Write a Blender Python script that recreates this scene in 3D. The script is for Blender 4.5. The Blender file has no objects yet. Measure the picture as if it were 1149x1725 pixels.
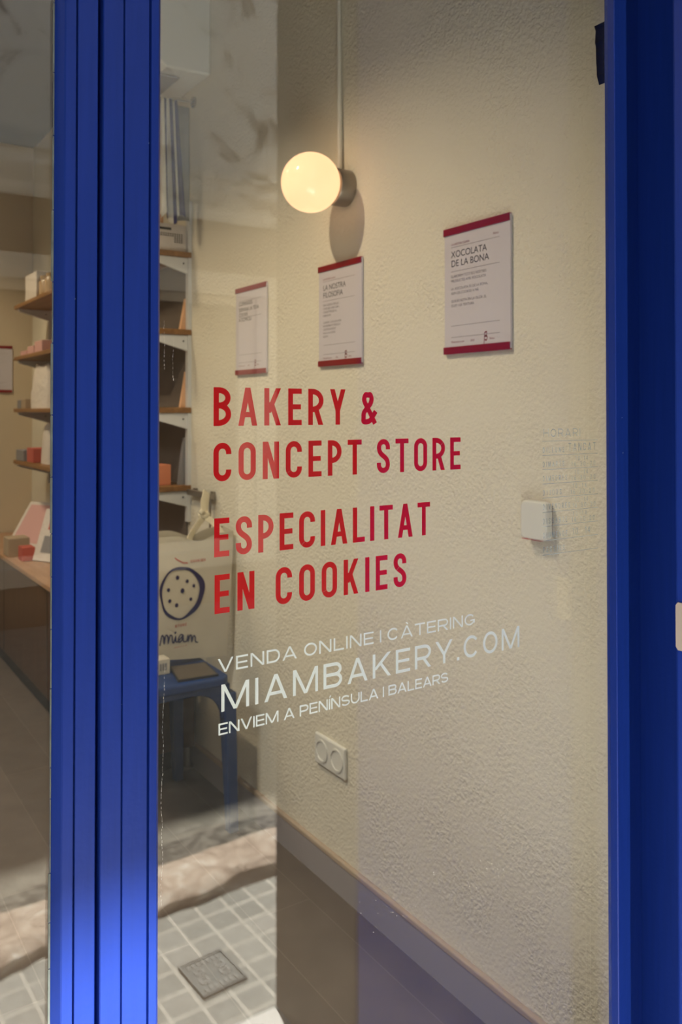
import bpy, bmesh, math, random
from mathutils import Vector, Matrix
R = math.radians
random.seed(7)
S = bpy.context.scene
COL = S.collection

# ------------------------------------------------------------------ camera
cam_data = bpy.data.cameras.new('camera')
cam_data.sensor_fit = 'HORIZONTAL'
cam_data.sensor_width = 36.0
cam_data.lens = 36.0 * 1409.0 / 1149.0
cam_data.shift_y = -0.1655
cam_data.clip_start = 0.02
cam_data.dof.use_dof = True
cam_data.dof.focus_distance = 0.86
cam_data.dof.aperture_fstop = 16.0
cam = bpy.data.objects.new('camera', cam_data)
COL.objects.link(cam)
cam.location = (0, 0, 1.26)
cam.rotation_euler = (R(90.8), 0, R(-33.55))
S.camera = cam

# ------------------------------------------------------------------ sky, sun, exposure
world = bpy.data.worlds.new('sky')
S.world = world
world.use_nodes = True
bgn = world.node_tree.nodes['Background']
bgn.inputs['Color'].default_value = (0.70, 0.83, 1.0, 1)
bgn.inputs['Strength'].default_value = 2.3
sun_d = bpy.data.lights.new('sun', 'SUN')
sun_d.energy = 34.0
sun_d.angle = R(0.8)
sun_d.color = (1.0, 0.94, 0.84)
sun = bpy.data.objects.new('sun', sun_d)
COL.objects.link(sun)
sun.location = (2, -6, 12)
sun.rotation_euler = Vector((0.2, -1.0, 2.1445)).to_track_quat('Z', 'Y').to_euler()
S.view_settings.view_transform = 'Standard'
S.view_settings.look = 'None'
S.view_settings.gamma = 1.0
S.view_settings.exposure = 0.0
S.cycles.sample_clamp_indirect = 6.0
S.cycles.caustics_reflective = False
S.cycles.caustics_refractive = False

LAMP_SPOTS = [((0.08, 1.81, 2.72), 74.0, .02), ((0.15, 3.15, 2.72), 40.0, .12), ((0.15, 4.45, 2.72), 60.0, .12)]
LAMP_COLOUR = (1.0, 0.79, 0.52)
FILL_COLOUR = (1.0, 0.955, 0.88)
FILL_PANELS = [((-0.95, 1.75, 2.79), 28.0), ((-0.95, 3.7, 2.79), 13.0)]

# ------------------------------------------------------------------ helpers
LOC = {}

def tagkind(o, kind):
    o['kind'] = kind
    return o

def thing(name, label, cat, loc=(0, 0, 0), group=None, kind=None):
    o = bpy.data.objects.new(name, None)
    COL.objects.link(o)
    o.empty_display_size = 0.05
    o.location = loc
    LOC[o.name] = Vector(loc)
    if label:
        o['label'] = label
    if cat:
        o['category'] = cat
    if group:
        o['group'] = group
    if kind:
        o['kind'] = kind
    return o

def obj(name, bm, m, parent=None, smooth=False, bevel=0.0, segs=2, label=None, cat=None, group=None, kind=None, angle=40):
    """link a bmesh built in world coordinates as one mesh object; origin follows the parent, or the base of the mesh"""
    if parent is not None:
        L = LOC[parent.name]
    else:
        xs = [v.co.x for v in bm.verts]; ys = [v.co.y for v in bm.verts]; zs = [v.co.z for v in bm.verts]
        L = Vector(((min(xs) + max(xs)) / 2, (min(ys) + max(ys)) / 2, min(zs)))
    bmesh.ops.translate(bm, vec=-L, verts=bm.verts)
    me = bpy.data.meshes.new(name)
    bm.normal_update()
    bm.to_mesh(me)
    bm.free()
    me.materials.append(m)
    o = bpy.data.objects.new(name, me)
    COL.objects.link(o)
    LOC[o.name] = L
    if parent is not None:
        o.parent = parent
    else:
        o.location = L
    if smooth:
        for p in me.polygons:
            p.use_smooth = True
        me.set_sharp_from_angle(angle=R(angle))
    if bevel:
        b = o.modifiers.new('bevel', 'BEVEL')
        b.width = bevel
        b.segments = segs
        b.limit_method = 'ANGLE'
        b.angle_limit = R(40)
    if label:
        o['label'] = label
    if cat:
        o['category'] = cat
    if group:
        o['group'] = group
    if kind:
        o['kind'] = kind
    return o

def struct(name, bm, m, parent=None, **k):
    return obj(name, bm, m, parent, kind=None if parent else 'structure', **k)

def B():
    return bmesh.new()

def box(bm, x0, x1, y0, y1, z0, z1):
    v = [bm.verts.new((x, y, z)) for z in (z0, z1) for y in (y0, y1) for x in (x0, x1)]
    for f in ((0, 2, 3, 1), (4, 5, 7, 6), (0, 1, 5, 4), (2, 6, 7, 3), (0, 4, 6, 2), (1, 3, 7, 5)):
        bm.faces.new([v[i] for i in f])
    return v

def boxm(x0, x1, y0, y1, z0, z1):
    bm = B()
    box(bm, x0, x1, y0, y1, z0, z1)
    return bm

def prism(bm, poly, axis, a, b):
    """extrude a 2D polygon along an axis between a and b. axis 'z': (x,y); 'y': (x,z); 'x': (y,z)"""
    def P(p, t):
        return {'z': (p[0], p[1], t), 'y': (p[0], t, p[1]), 'x': (t, p[0], p[1])}[axis]
    lo = [bm.verts.new(P(p, a)) for p in poly]
    hi = [bm.verts.new(P(p, b)) for p in poly]
    n = len(poly)
    bm.faces.new(lo)
    bm.faces.new(hi)
    for i in range(n):
        bm.faces.new((lo[i], lo[(i + 1) % n], hi[(i + 1) % n], hi[i]))
    bmesh.ops.recalc_face_normals(bm, faces=bm.faces)
    return bm

def tube(bm, pts, rad, n=12, caps=True):
    pts = [Vector(p) for p in pts]
    rads = rad if isinstance(rad, (list, tuple)) else [rad] * len(pts)
    up = None
    rings = []
    for i, p in enumerate(pts):
        t = (pts[min(i + 1, len(pts) - 1)] - pts[max(i - 1, 0)]).normalized()
        if up is None:
            up = Vector((0, 0, 1)) if abs(t.z) < 0.9 else Vector((1, 0, 0))
        a = t.cross(up).normalized()
        up = a.cross(t).normalized()
        rings.append([bm.verts.new(p + (a * math.cos(k * 2 * math.pi / n) + up * math.sin(k * 2 * math.pi / n)) * rads[i]) for k in range(n)])
    for i in range(len(rings) - 1):
        for k in range(n):
            bm.faces.new((rings[i][k], rings[i][(k + 1) % n], rings[i + 1][(k + 1) % n], rings[i + 1][k]))
    if caps:
        bm.faces.new(rings[0])
        bm.faces.new(rings[-1])
    bmesh.ops.recalc_face_normals(bm, faces=bm.faces)

def sphere(bm, c, r, u=40, v=24, scale=(1, 1, 1)):
    g = bmesh.ops.create_uvsphere(bm, u_segments=u, v_segments=v, radius=r)
    for q in g['verts']:
        q.co = Vector((q.co.x * scale[0] + c[0], q.co.y * scale[1] + c[1], q.co.z * scale[2] + c[2]))

def lathe(bm, c, prof, axis='z', n=32):
    """revolve (radius, height) pairs around an axis through c"""
    rings = []
    for r, h in prof:
        ring = []
        for k in range(n):
            a = 2 * math.pi * k / n
            x, y = r * math.cos(a), r * math.sin(a)
            if axis == 'z':
                p = (c[0] + x, c[1] + y, c[2] + h)
            elif axis == 'x':
                p = (c[0] + h, c[1] + x, c[2] + y)
            else:
                p = (c[0] + x, c[1] + h, c[2] + y)
            ring.append(bm.verts.new(p))
        rings.append(ring)
    for i in range(len(rings) - 1):
        for k in range(n):
            bm.faces.new((rings[i][k], rings[i][(k + 1) % n], rings[i + 1][(k + 1) % n], rings[i + 1][k]))
    bm.faces.new(rings[0])
    bm.faces.new(rings[-1])
    bmesh.ops.recalc_face_normals(bm, faces=bm.faces)

def catmull(pts, n=8):
    out = []
    P = [Vector(p) for p in pts]
    for i in range(len(P) - 1):
        p0, p1, p2, p3 = P[max(i - 1, 0)], P[i], P[i + 1], P[min(i + 2, len(P) - 1)]
        for k in range(n):
            t = k / n
            out.append(0.5 * ((2 * p1) + (p2 - p0) * t + (2 * p0 - 5 * p1 + 4 * p2 - p3) * t * t + (3 * p1 - p0 - 3 * p2 + p3) * t ** 3))
    out.append(P[-1])
    return out

# ------------------------------------------------------------------ materials
def principled(name):
    m = bpy.data.materials.new(name)
    m.use_nodes = True
    nt = m.node_tree
    return m, nt, nt.nodes['Principled BSDF']

def flat(name, col, rough=0.6, spec=0.5, metal=0.0, emit=None, emit_s=0.0, bump=None, vary=0.0, vscale=8.0):
    m, nt, p = principled(name)
    p.inputs['Base Color'].default_value = (*col, 1)
    p.inputs['Roughness'].default_value = rough
    p.inputs['Specular IOR Level'].default_value = spec
    p.inputs['Metallic'].default_value = metal
    if emit:
        p.inputs['Emission Color'].default_value = (*emit, 1)
        p.inputs['Emission Strength'].default_value = emit_s
    tc = nt.nodes.new('ShaderNodeTexCoord')
    if vary:
        n = nt.nodes.new('ShaderNodeTexNoise')
        n.inputs['Scale'].default_value = vscale
        n.inputs['Detail'].default_value = 5
        nt.links.new(tc.outputs['Object'], n.inputs['Vector'])
        r = nt.nodes.new('ShaderNodeValToRGB')
        r.color_ramp.elements[0].position = 0.3
        r.color_ramp.elements[1].position = 0.7
        r.color_ramp.elements[0].color = (*[c * (1 - vary) for c in col], 1)
        r.color_ramp.elements[1].color = (*[min(1, c * (1 + vary)) for c in col], 1)
        nt.links.new(n.outputs['Fac'], r.inputs['Fac'])
        nt.links.new(r.outputs['Color'], p.inputs['Base Color'])
    if bump:
        sc, st, dist = bump
        n = nt.nodes.new('ShaderNodeTexNoise')
        n.inputs['Scale'].default_value = sc
        n.inputs['Detail'].default_value = 4
        nt.links.new(tc.outputs['Object'], n.inputs['Vector'])
        b = nt.nodes.new('ShaderNodeBump')
        b.inputs['Strength'].default_value = st
        b.inputs['Distance'].default_value = dist
        nt.links.new(n.outputs['Fac'], b.inputs['Height'])
        nt.links.new(b.outputs['Normal'], p.inputs['Normal'])
    return m

def paint_blue():
    m, nt, p = principled('blue_gloss_paint')
    tc = nt.nodes.new('ShaderNodeTexCoord')
    mp = nt.nodes.new('ShaderNodeMapping')
    mp.inputs['Scale'].default_value = (60, 60, 3)
    nt.links.new(tc.outputs['Object'], mp.inputs['Vector'])
    n = nt.nodes.new('ShaderNodeTexNoise')
    n.inputs['Scale'].default_value = 3.0
    n.inputs['Detail'].default_value = 6
    nt.links.new(mp.outputs['Vector'], n.inputs['Vector'])
    n2 = nt.nodes.new('ShaderNodeTexNoise')
    n2.inputs['Scale'].default_value = 130
    nt.links.new(tc.outputs['Object'], n2.inputs['Vector'])
    r = nt.nodes.new('ShaderNodeValToRGB')
    r.color_ramp.elements[0].color = (0.0060, 0.025, 0.195, 1)
    r.color_ramp.elements[1].color = (0.0085, 0.032, 0.250, 1)
    nt.links.new(n.outputs['Fac'], r.inputs['Fac'])
    # tiny bare chips in the paint
    v = nt.nodes.new('ShaderNodeTexVoronoi')
    v.inputs['Scale'].default_value = 42
    nt.links.new(tc.outputs['Object'], v.inputs['Vector'])
    g = nt.nodes.new('ShaderNodeMath'); g.operation = 'LESS_THAN'; g.inputs[1].default_value = 0.032
    nt.links.new(v.outputs['Distance'], g.inputs[0])
    sel = nt.nodes.new('ShaderNodeSeparateColor')
    nt.links.new(v.outputs['Color'], sel.inputs['Color'])
    g2 = nt.nodes.new('ShaderNodeMath'); g2.operation = 'LESS_THAN'; g2.inputs[1].default_value = 0.12
    nt.links.new(sel.outputs[0], g2.inputs[0])
    mu = nt.nodes.new('ShaderNodeMath'); mu.operation = 'MULTIPLY'
    nt.links.new(g.outputs[0], mu.inputs[0]); nt.links.new(g2.outputs[0], mu.inputs[1])
    mx = nt.nodes.new('ShaderNodeMix'); mx.data_type = 'RGBA'
    nt.links.new(mu.outputs[0], mx.inputs['Factor'])
    nt.links.new(r.outputs['Color'], mx.inputs['A'])
    mx.inputs['B'].default_value = (0.25, 0.33, 0.55, 1)
    nt.links.new(mx.outputs['Result'], p.inputs['Base Color'])
    p.inputs['Roughness'].default_value = 0.46
    p.inputs['Specular IOR Level'].default_value = 0.17
    ad = nt.nodes.new('ShaderNodeMath'); ad.operation = 'ADD'
    nt.links.new(n.outputs['Fac'], ad.inputs[0]); nt.links.new(n2.outputs['Fac'], ad.inputs[1])
    b = nt.nodes.new('ShaderNodeBump')
    b.inputs['Strength'].default_value = 0.12
    b.inputs['Distance'].default_value = 0.002
    nt.links.new(ad.outputs[0], b.inputs['Height'])
    nt.links.new(b.outputs['Normal'], p.inputs['Normal'])
    return m

def stucco():
    m, nt, p = principled('cream_stucco')
    tc = nt.nodes.new('ShaderNodeTexCoord')
    L = nt.links.new
    n = nt.nodes.new('ShaderNodeTexNoise'); n.inputs['Scale'].default_value = 140; n.inputs['Detail'].default_value = 2.0; n.inputs['Roughness'].default_value = 0.45
    L(tc.outputs['Object'], n.inputs['Vector'])
    big = nt.nodes.new('ShaderNodeTexNoise'); big.inputs['Scale'].default_value = 7; big.inputs['Detail'].default_value = 3
    L(tc.outputs['Object'], big.inputs['Vector'])
    rr = nt.nodes.new('ShaderNodeValToRGB')          # blobs of plaster stand proud of smoother patches
    rr.color_ramp.interpolation = 'EASE'; rr.color_ramp.elements[0].position = 0.30; rr.color_ramp.elements[1].position = 0.74
    L(n.outputs['Fac'], rr.inputs['Fac'])
    mr = nt.nodes.new('ShaderNodeMapRange'); mr.inputs['From Min'].default_value = 0.38; mr.inputs['From Max'].default_value = 0.62
    mr.inputs['To Min'].default_value = 0.35; mr.inputs['To Max'].default_value = 1.0
    L(big.outputs['Fac'], mr.inputs['Value'])
    mu = nt.nodes.new('ShaderNodeMath'); mu.operation = 'MULTIPLY'
    L(rr.outputs['Color'], mu.inputs[0]); L(mr.outputs['Result'], mu.inputs[1])
    b = nt.nodes.new('ShaderNodeBump'); b.inputs['Strength'].default_value = 0.55; b.inputs['Distance'].default_value = 0.0032
    L(mu.outputs[0], b.inputs['Height']); L(b.outputs['Normal'], p.inputs['Normal'])
    p.inputs['Base Color'].default_value = (0.75, 0.71, 0.60, 1)
    p.inputs['Roughness'].default_value = 0.6
    p.inputs['Specular IOR Level'].default_value = 0.35
    return m

def glass_mat():
    m = bpy.data.materials.new('clear_pane_glass')
    m.use_nodes = True
    nt = m.node_tree; nt.nodes.clear(); L = nt.links.new
    out = nt.nodes.new('ShaderNodeOutputMaterial')
    mix = nt.nodes.new('ShaderNodeMixShader')
    tr = nt.nodes.new('ShaderNodeBsdfTransparent'); tr.inputs['Color'].default_value = (0.97, 0.985, 0.975, 1)
    gl = nt.nodes.new('ShaderNodeBsdfGlossy'); gl.inputs['Roughness'].default_value = 0.0
    fr = nt.nodes.new('ShaderNodeFresnel')
    geo = nt.nodes.new('ShaderNodeNewGeometry')
    mr = nt.nodes.new('ShaderNodeMapRange')          # same reflectance on both faces of the sheet
    mr.inputs['To Min'].default_value = 1.62; mr.inputs['To Max'].default_value = 1 / 1.62
    L(geo.outputs['Backfacing'], mr.inputs['Value']); L(mr.outputs['Result'], fr.inputs['IOR'])
    L(fr.outputs['Fac'], mix.inputs['Fac']); L(tr.outputs[0], mix.inputs[1]); L(gl.outputs[0], mix.inputs[2])
    L(mix.outputs[0], out.inputs['Surface'])
    return m

def grid_mat(name, bw, bh, off, c1, c2, cm, mortar, rot=0.0, rough=0.7, bump=0.4, noise=60, spec=0.4):
    m, nt, p = principled(name)
    L = nt.links.new
    tc = nt.nodes.new('ShaderNodeTexCoord')
    mp = nt.nodes.new('ShaderNodeMapping'); mp.inputs['Rotation'].default_value = (0, 0, rot)
    L(tc.outputs['Object'], mp.inputs['Vector'])
    br = nt.nodes.new('ShaderNodeTexBrick')
    br.offset = off
    br.inputs['Scale'].default_value = 1.0
    br.inputs['Brick Width'].default_value = bw
    br.inputs['Row Height'].default_value = bh
    br.inputs['Mortar Size'].default_value = mortar
    br.inputs['Mortar Smooth'].default_value = 0.35
    br.inputs['Color1'].default_value = (*c1, 1); br.inputs['Color2'].default_value = (*c2, 1); br.inputs['Mortar'].default_value = (*cm, 1)
    L(mp.outputs['Vector'], br.inputs['Vector'])
    n = nt.nodes.new('ShaderNodeTexNoise'); n.inputs['Scale'].default_value = noise; n.inputs['Detail'].default_value = 6
    L(tc.outputs['Object'], n.inputs['Vector'])
    mr = nt.nodes.new('ShaderNodeMapRange'); mr.inputs['To Min'].default_value = 0.72; mr.inputs['To Max'].default_value = 1.25
    L(n.outputs['Fac'], mr.inputs['Value'])
    mx = nt.nodes.new('ShaderNodeMix'); mx.data_type = 'RGBA'; mx.blend_type = 'MULTIPLY'; mx.inputs['Factor'].default_value = 1
    L(br.outputs['Color'], mx.inputs['A']); L(mr.outputs['Result'], mx.inputs['B'])
    L(mx.outputs['Result'], p.inputs['Base Color'])
    p.inputs['Roughness'].default_value = rough
    p.inputs['Specular IOR Level'].default_value = spec
    inv = nt.nodes.new('ShaderNodeMath'); inv.operation = 'SUBTRACT'; inv.inputs[0].default_value = 1.0
    L(br.outputs['Fac'], inv.inputs[1])
    b = nt.nodes.new('ShaderNodeBump'); b.inputs['Strength'].default_value = bump; b.inputs['Distance'].default_value = 0.003
    L(inv.outputs[0], b.inputs['Height']); L(b.outputs['Normal'], p.inputs['Normal'])
    return m

def mottled(name, cols, scale=5, rough=0.8, bump=(40, 0.4, 0.004), distort=0.0):
    m, nt, p = principled(name)
    L = nt.links.new
    tc = nt.nodes.new('ShaderNodeTexCoord')
    n = nt.nodes.new('ShaderNodeTexNoise'); n.inputs['Scale'].default_value = scale; n.inputs['Detail'].default_value = 9; n.inputs['Roughness'].default_value = 0.65; n.inputs['Distortion'].default_value = distort
    L(tc.outputs['Object'], n.inputs['Vector'])
    r = nt.nodes.new('ShaderNodeValToRGB')
    e = r.color_ramp.elements
    e[0].position = cols[0][0]; e[0].color = (*cols[0][1], 1)
    e[1].position = cols[-1][0]; e[1].color = (*cols[-1][1], 1)
    for pos, c in cols[1:-1]:
        k = e.new(pos); k.color = (*c, 1)
    L(n.outputs['Fac'], r.inputs['Fac']); L(r.outputs['Color'], p.inputs['Base Color'])
    p.inputs['Roughness'].default_value = rough
    n2 = nt.nodes.new('ShaderNodeTexNoise'); n2.inputs['Scale'].default_value = bump[0]; n2.inputs['Detail'].default_value = 6
    L(tc.outputs['Object'], n2.inputs['Vector'])
    b = nt.nodes.new('ShaderNodeBump'); b.inputs['Strength'].default_value = bump[1]; b.inputs['Distance'].default_value = bump[2]
    L(n2.outputs['Fac'], b.inputs['Height']); L(b.outputs['Normal'], p.inputs['Normal'])
    return m

def wood(name, c1, c2, axis=1, rough=0.5, spec=0.4):
    m, nt, p = principled(name)
    L = nt.links.new
    tc = nt.nodes.new('ShaderNodeTexCoord')
    mp = nt.nodes.new('ShaderNodeMapping')
    s = [28, 28, 28]; s[axis] = 2.2
    mp.inputs['Scale'].default_value = s
    L(tc.outputs['Object'], mp.inputs['Vector'])
    n = nt.nodes.new('ShaderNodeTexNoise'); n.inputs['Scale'].default_value = 1.6; n.inputs['Detail'].default_value = 7; n.inputs['Distortion'].default_value = 0.6
    L(mp.outputs['Vector'], n.inputs['Vector'])
    r = nt.nodes.new('ShaderNodeValToRGB')
    r.color_ramp.elements[0].position = 0.3; r.color_ramp.elements[1].position = 0.72
    r.color_ramp.elements[0].color = (*c1, 1); r.color_ramp.elements[1].color = (*c2, 1)
    L(n.outputs['Fac'], r.inputs['Fac']); L(r.outputs['Color'], p.inputs['Base Color'])
    p.inputs['Roughness'].default_value = rough
    p.inputs['Specular IOR Level'].default_value = spec
    return m

def stripes(name, c1, c2, period=0.024):
    m, nt, p = principled(name)
    L = nt.links.new
    uv = nt.nodes.new('ShaderNodeUVMap')
    sp = nt.nodes.new('ShaderNodeSeparateXYZ'); L(uv.outputs['UV'], sp.inputs[0])
    mu = nt.nodes.new('ShaderNodeMath'); mu.operation = 'MULTIPLY'; mu.inputs[1].default_value = 1 / period
    fr = nt.nodes.new('ShaderNodeMath'); fr.operation = 'FRACT'
    gt = nt.nodes.new('ShaderNodeMath'); gt.operation = 'GREATER_THAN'; gt.inputs[1].default_value = 0.42
    L(sp.outputs[0], mu.inputs[0]); L(mu.outputs[0], fr.inputs[0]); L(fr.outputs[0], gt.inputs[0])
    mx = nt.nodes.new('ShaderNodeMix'); mx.data_type = 'RGBA'
    mx.inputs['A'].default_value = (*c1, 1); mx.inputs['B'].default_value = (*c2, 1)
    L(gt.outputs[0], mx.inputs['Factor']); L(mx.outputs['Result'], p.inputs['Base Color'])
    p.inputs['Roughness'].default_value = 0.9
    return m

def vinyl(name, col, alpha=1.0, rough=0.5):
    m, nt, p = principled(name)
    p.inputs['Base Color'].default_value = (*col, 1)
    p.inputs['Roughness'].default_value = rough
    p.inputs['Alpha'].default_value = alpha
    p.inputs['Specular IOR Level'].default_value = 0.15
    return m

M = {
    'blue': paint_blue(),
    'stucco': stucco(),
    'glass': glass_mat(),
    'putty': flat('old_putty', (0.10, 0.12, 0.11), 0.7, vary=0.3, vscale=60),
    'ceiling': flat('grey_ceiling', (0.115, 0.125, 0.15), 0.8),
    'backwall': flat('cream_paint', (0.62, 0.52, 0.38), 0.7, bump=(60, 0.2, 0.002)),
    'white': flat('white_plastic', (0.72, 0.72, 0.68), 0.45),
    'offwhite': flat('white_lacquer', (0.66, 0.67, 0.65), 0.45),
    'floor': grid_mat('grey_brown_planks', 1.2, 0.165, 0.37, (0.095, 0.073, 0.058), (0.12, 0.093, 0.075), (0.15, 0.12, 0.10), 0.0014, rot=R(90), rough=0.5, noise=9, bump=0.15),
    'base': flat('mauve_grey_skirting', (0.30, 0.275, 0.285), 0.5),
    'basetop': flat('tan_skirting_cap', (0.42, 0.33, 0.25), 0.5),
    'red_rail': flat('dark_red_acrylic', (0.23, 0.003, 0.005), 0.35),
    'paper': flat('white_paper', (0.62, 0.585, 0.64), 0.45),
    'print': flat('black_print', (0.06, 0.055, 0.06), 0.8),
    'printred': flat('red_print', (0.22, 0.03, 0.03), 0.8),
    'printgrey': flat('grey_rule', (0.20, 0.18, 0.20), 0.8),
    'globe': flat('opal_glass', (0.25, 0.22, 0.18), 0.12, 0.5, emit=(1.0, 0.53, 0.27), emit_s=1.6),
    'nickel': flat('brushed_nickel', (0.30, 0.27, 0.24), 0.38, metal=0.9),
    'chrome': flat('chrome', (0.6, 0.6, 0.6), 0.2, metal=1.0),
    'conduit': flat('painted_conduit', (0.72, 0.70, 0.64), 0.5),
    'board': wood('oiled_board', (0.20, 0.095, 0.03), (0.30, 0.15, 0.055)),
    'bracket': flat('white_steel', (0.62, 0.63, 0.64), 0.4),
    'cabinet': wood('walnut_veneer', (0.055, 0.026, 0.012), (0.085, 0.040, 0.018), axis=2),
    'cabtop': wood('tan_top', (0.36, 0.20, 0.11), (0.45, 0.27, 0.16)),
    'toekick': flat('black_plinth', (0.018, 0.016, 0.015), 0.6),
    'stool': flat('blue_plastic', (0.003, 0.030, 0.135), 0.45),
    'canvas': flat('cream_canvas', (0.58, 0.53, 0.43), 0.9, bump=(500, 0.25, 0.001), vary=0.06, vscale=12),
    'strap': flat('cotton_strap', (0.62, 0.56, 0.42), 0.9),
    'greycloth': flat('grey_cloth', (0.24, 0.245, 0.25), 0.9, vary=0.1, vscale=20),
    'navy': flat('navy_ink', (0.012, 0.012, 0.08), 0.8),
    'redink': flat('red_ink', (0.45, 0.09, 0.07), 0.8),
    'stripe': stripes('blue_white_stripes', (0.70, 0.68, 0.62), (0.012, 0.02, 0.13), 0.046),
    'slate': flat('brown_board', (0.10, 0.075, 0.055), 0.3),
    'black': flat('black_frame', (0.012, 0.012, 0.014), 0.4),
    'hinge': flat('black_iron_hinge', (0.004, 0.004, 0.006), 0.8, 0.1),
    'vred': vinyl('red_vinyl', (0.60, 0.002, 0.008), 1.0, 0.45),
    'vwhite': vinyl('white_vinyl', (0.86, 0.90, 0.91), 1.0, 0.5),
    'vpale': vinyl('pale_vinyl', (0.36, 0.47, 0.54), 0.5, 0.6),
    'stone': mottled('brown_stone', [(0.3, (0.07, 0.055, 0.045)), (0.7, (0.12, 0.097, 0.08))], 9),
    'marble': mottled('white_marble_sill', [(0.3, (0.62, 0.62, 0.60)), (0.7, (0.74, 0.74, 0.72))], 6, 0.5, (30, 0.1, 0.001)),
    'tiles': grid_mat('grey_paving_tiles', 0.078, 0.078, 0.0, (0.25, 0.255, 0.24), (0.33, 0.33, 0.31), (0.46, 0.45, 0.41), 0.006, rot=R(2), rough=0.85, noise=40, bump=0.5),
    'curb': mottled('pinkish_curb', [(0.32, (0.26, 0.19, 0.145)), (0.48, (0.48, 0.385, 0.31)), (0.56, (0.56, 0.48, 0.40)), (0.66, (0.70, 0.66, 0.60))], 9, 0.8, (22, 0.6, 0.015), 1.2),
    'road': mottled('worn_asphalt', [(0.25, (0.13, 0.122, 0.10)), (0.5, (0.25, 0.235, 0.20)), (0.75, (0.36, 0.34, 0.29))], 14, 0.9, (80, 0.8, 0.012)),
    'gutter': mottled('dark_gritty_gutter', [(0.35, (0.05, 0.047, 0.042)), (0.65, (0.25, 0.235, 0.205))], 30, 0.9, (120, 0.8, 0.01)),
    'iron': mottled('cast_iron', [(0.3, (0.10, 0.11, 0.11)), (0.7, (0.17, 0.18, 0.175))], 30, 0.6, (90, 0.4, 0.003)),
    'worn_iron': mottled('worn_iron', [(0.3, (0.22, 0.225, 0.22)), (0.7, (0.32, 0.325, 0.315))], 30, 0.5, (90, 0.3, 0.002)),
    'peel': mottled('peeling_white_render', [(0.36, (0.24, 0.20, 0.17)), (0.405, (0.52, 0.48, 0.44)), (0.44, (0.76, 0.75, 0.72)), (0.8, (0.80, 0.79, 0.76))], 2.6, 0.9, (20, 0.3, 0.01), 0.8),
    'render': flat('cream_render', (0.70, 0.66, 0.58), 0.9, vary=0.06, vscale=3),
    'front': flat('ochre_render', (0.42, 0.37, 0.29), 0.9, vary=0.06, vscale=3),
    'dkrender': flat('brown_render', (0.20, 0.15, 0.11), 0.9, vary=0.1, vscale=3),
    'shopglass': flat('dark_shop_glass', (0.015, 0.015, 0.016), 0.15, 0.3),
    'pinkbox': flat('pink_card', (0.62, 0.36, 0.34), 0.7),
    'redbox': flat('red_card', (0.50, 0.11, 0.08), 0.7),
    'orange': flat('orange_card', (0.58, 0.20, 0.10), 0.7),
    'peach': flat('peach_card', (0.72, 0.42, 0.24), 0.7),
    'greybox': flat('grey_card', (0.25, 0.24, 0.25), 0.7),
    'tanbox': flat('tan_card', (0.42, 0.32, 0.22), 0.7),
    'whitebag': flat('white_paper_bag', (0.66, 0.60, 0.55), 0.8, bump=(30, 0.6, 0.01)),
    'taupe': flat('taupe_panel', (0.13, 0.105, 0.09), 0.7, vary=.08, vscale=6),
    'gold': flat('gold_lid', (0.55, 0.36, 0.14), 0.3, metal=0.8),
    'jar': flat('amber_jar', (0.45, 0.30, 0.16), 0.25),
    'dust': flat('dust_specks', (0.72, 0.70, 0.65), 0.8),
    'alu': flat('aluminium_plate', (0.42, 0.36, 0.32), 0.5, metal=0.2),
}

# ------------------------------------------------------------------ the setting: shop interior
GY = 0.75          # plane of the glazing
WX = 1.22          # plastered side wall
TOP = 2.90         # top of the glazing
SL = -0.12         # level of the threshold and street
bm = boxm(-2.4, WX + 0.15, 0.80, 5.32, -0.10, 0.0)
struct('floor', bm, M['floor'])
struct('wall_right', boxm(WX, WX + 0.15, 0.80, 5.32, 0.0, 2.83), M['stucco'])
struct('wall_back', boxm(-2.4, WX, 5.17, 5.32, 0.0, 2.83), M['backwall'])
struct('wall_left', boxm(-2.55, -2.4, 0.80, 5.32, -0.10, 2.83), M['backwall'])
struct('ceiling', boxm(-2.55, WX + 0.15, 0.80, 5.32, 2.83, 3.0), M['ceiling'])
bsk = struct('baseboard_right', boxm(WX - 0.012, WX, 0.82, 5.17, 0.0, 0.078), M['base'])
obj('cap', boxm(WX - 0.014, WX, 0.82, 5.17, 0.078, 0.092), M['basetop'], bsk, bevel=0.003, label='tan top edge of the skirting')
struct('baseboard_back', boxm(-2.4, WX - 0.012, 5.158, 5.17, 0.0, 0.09), M['base'])

# ------------------------------------------------------------------ the setting: recess and our own front
Y0, Y1 = 0.73, 0.80
bm = B()
box(bm, 1.075, WX + 0.6, Y0, Y1, SL, 3.0)                    # pier that the door frame is fixed to
struct('wall_front', bm, M['render'])
bm = B()
box(bm, 0.955, 1.9, -0.218, 0.112, SL, 3.0)
struct('wall_outer_right', bm, M['stone'], bevel=0.006)
struct('wall_recess_right', boxm(1.075, 1.9, 0.112, 0.73, SL, 3.0), M['dkrender'])
struct('wall_outer_left', boxm(-1.9, -0.75, -0.218, 0.80, SL, 3.0), M['stone'])
struct('wall_upper_front', boxm(-3.5, 4.5, -0.218, 0.80, 3.0, 7.2), M['front'])
struct('wall_street_left', boxm(-6.5, -1.9, -0.218, 0.80, SL, 7.2), M['front'])
struct('wall_street_right', boxm(1.9, 7.5, -0.218, 0.80, SL, 7.2), M['front'])
bal = struct('trim_1', boxm(-2.2, 3.2, -0.90, -0.218, 4.305, 4.45), M['render'])
struct('step_threshold', boxm(-0.75, 0.955, -0.218, 0.80, SL - 0.06, SL), M['marble'], bevel=0.004)
struct('sidewalk', boxm(-6.5, 7.5, -0.70, -0.218, SL - 0.07, SL - 0.006), M['tiles'])
bm = B()
nx = 160
g = bmesh.ops.create_grid(bm, x_segments=nx, y_segments=36, size=0.5)
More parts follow.
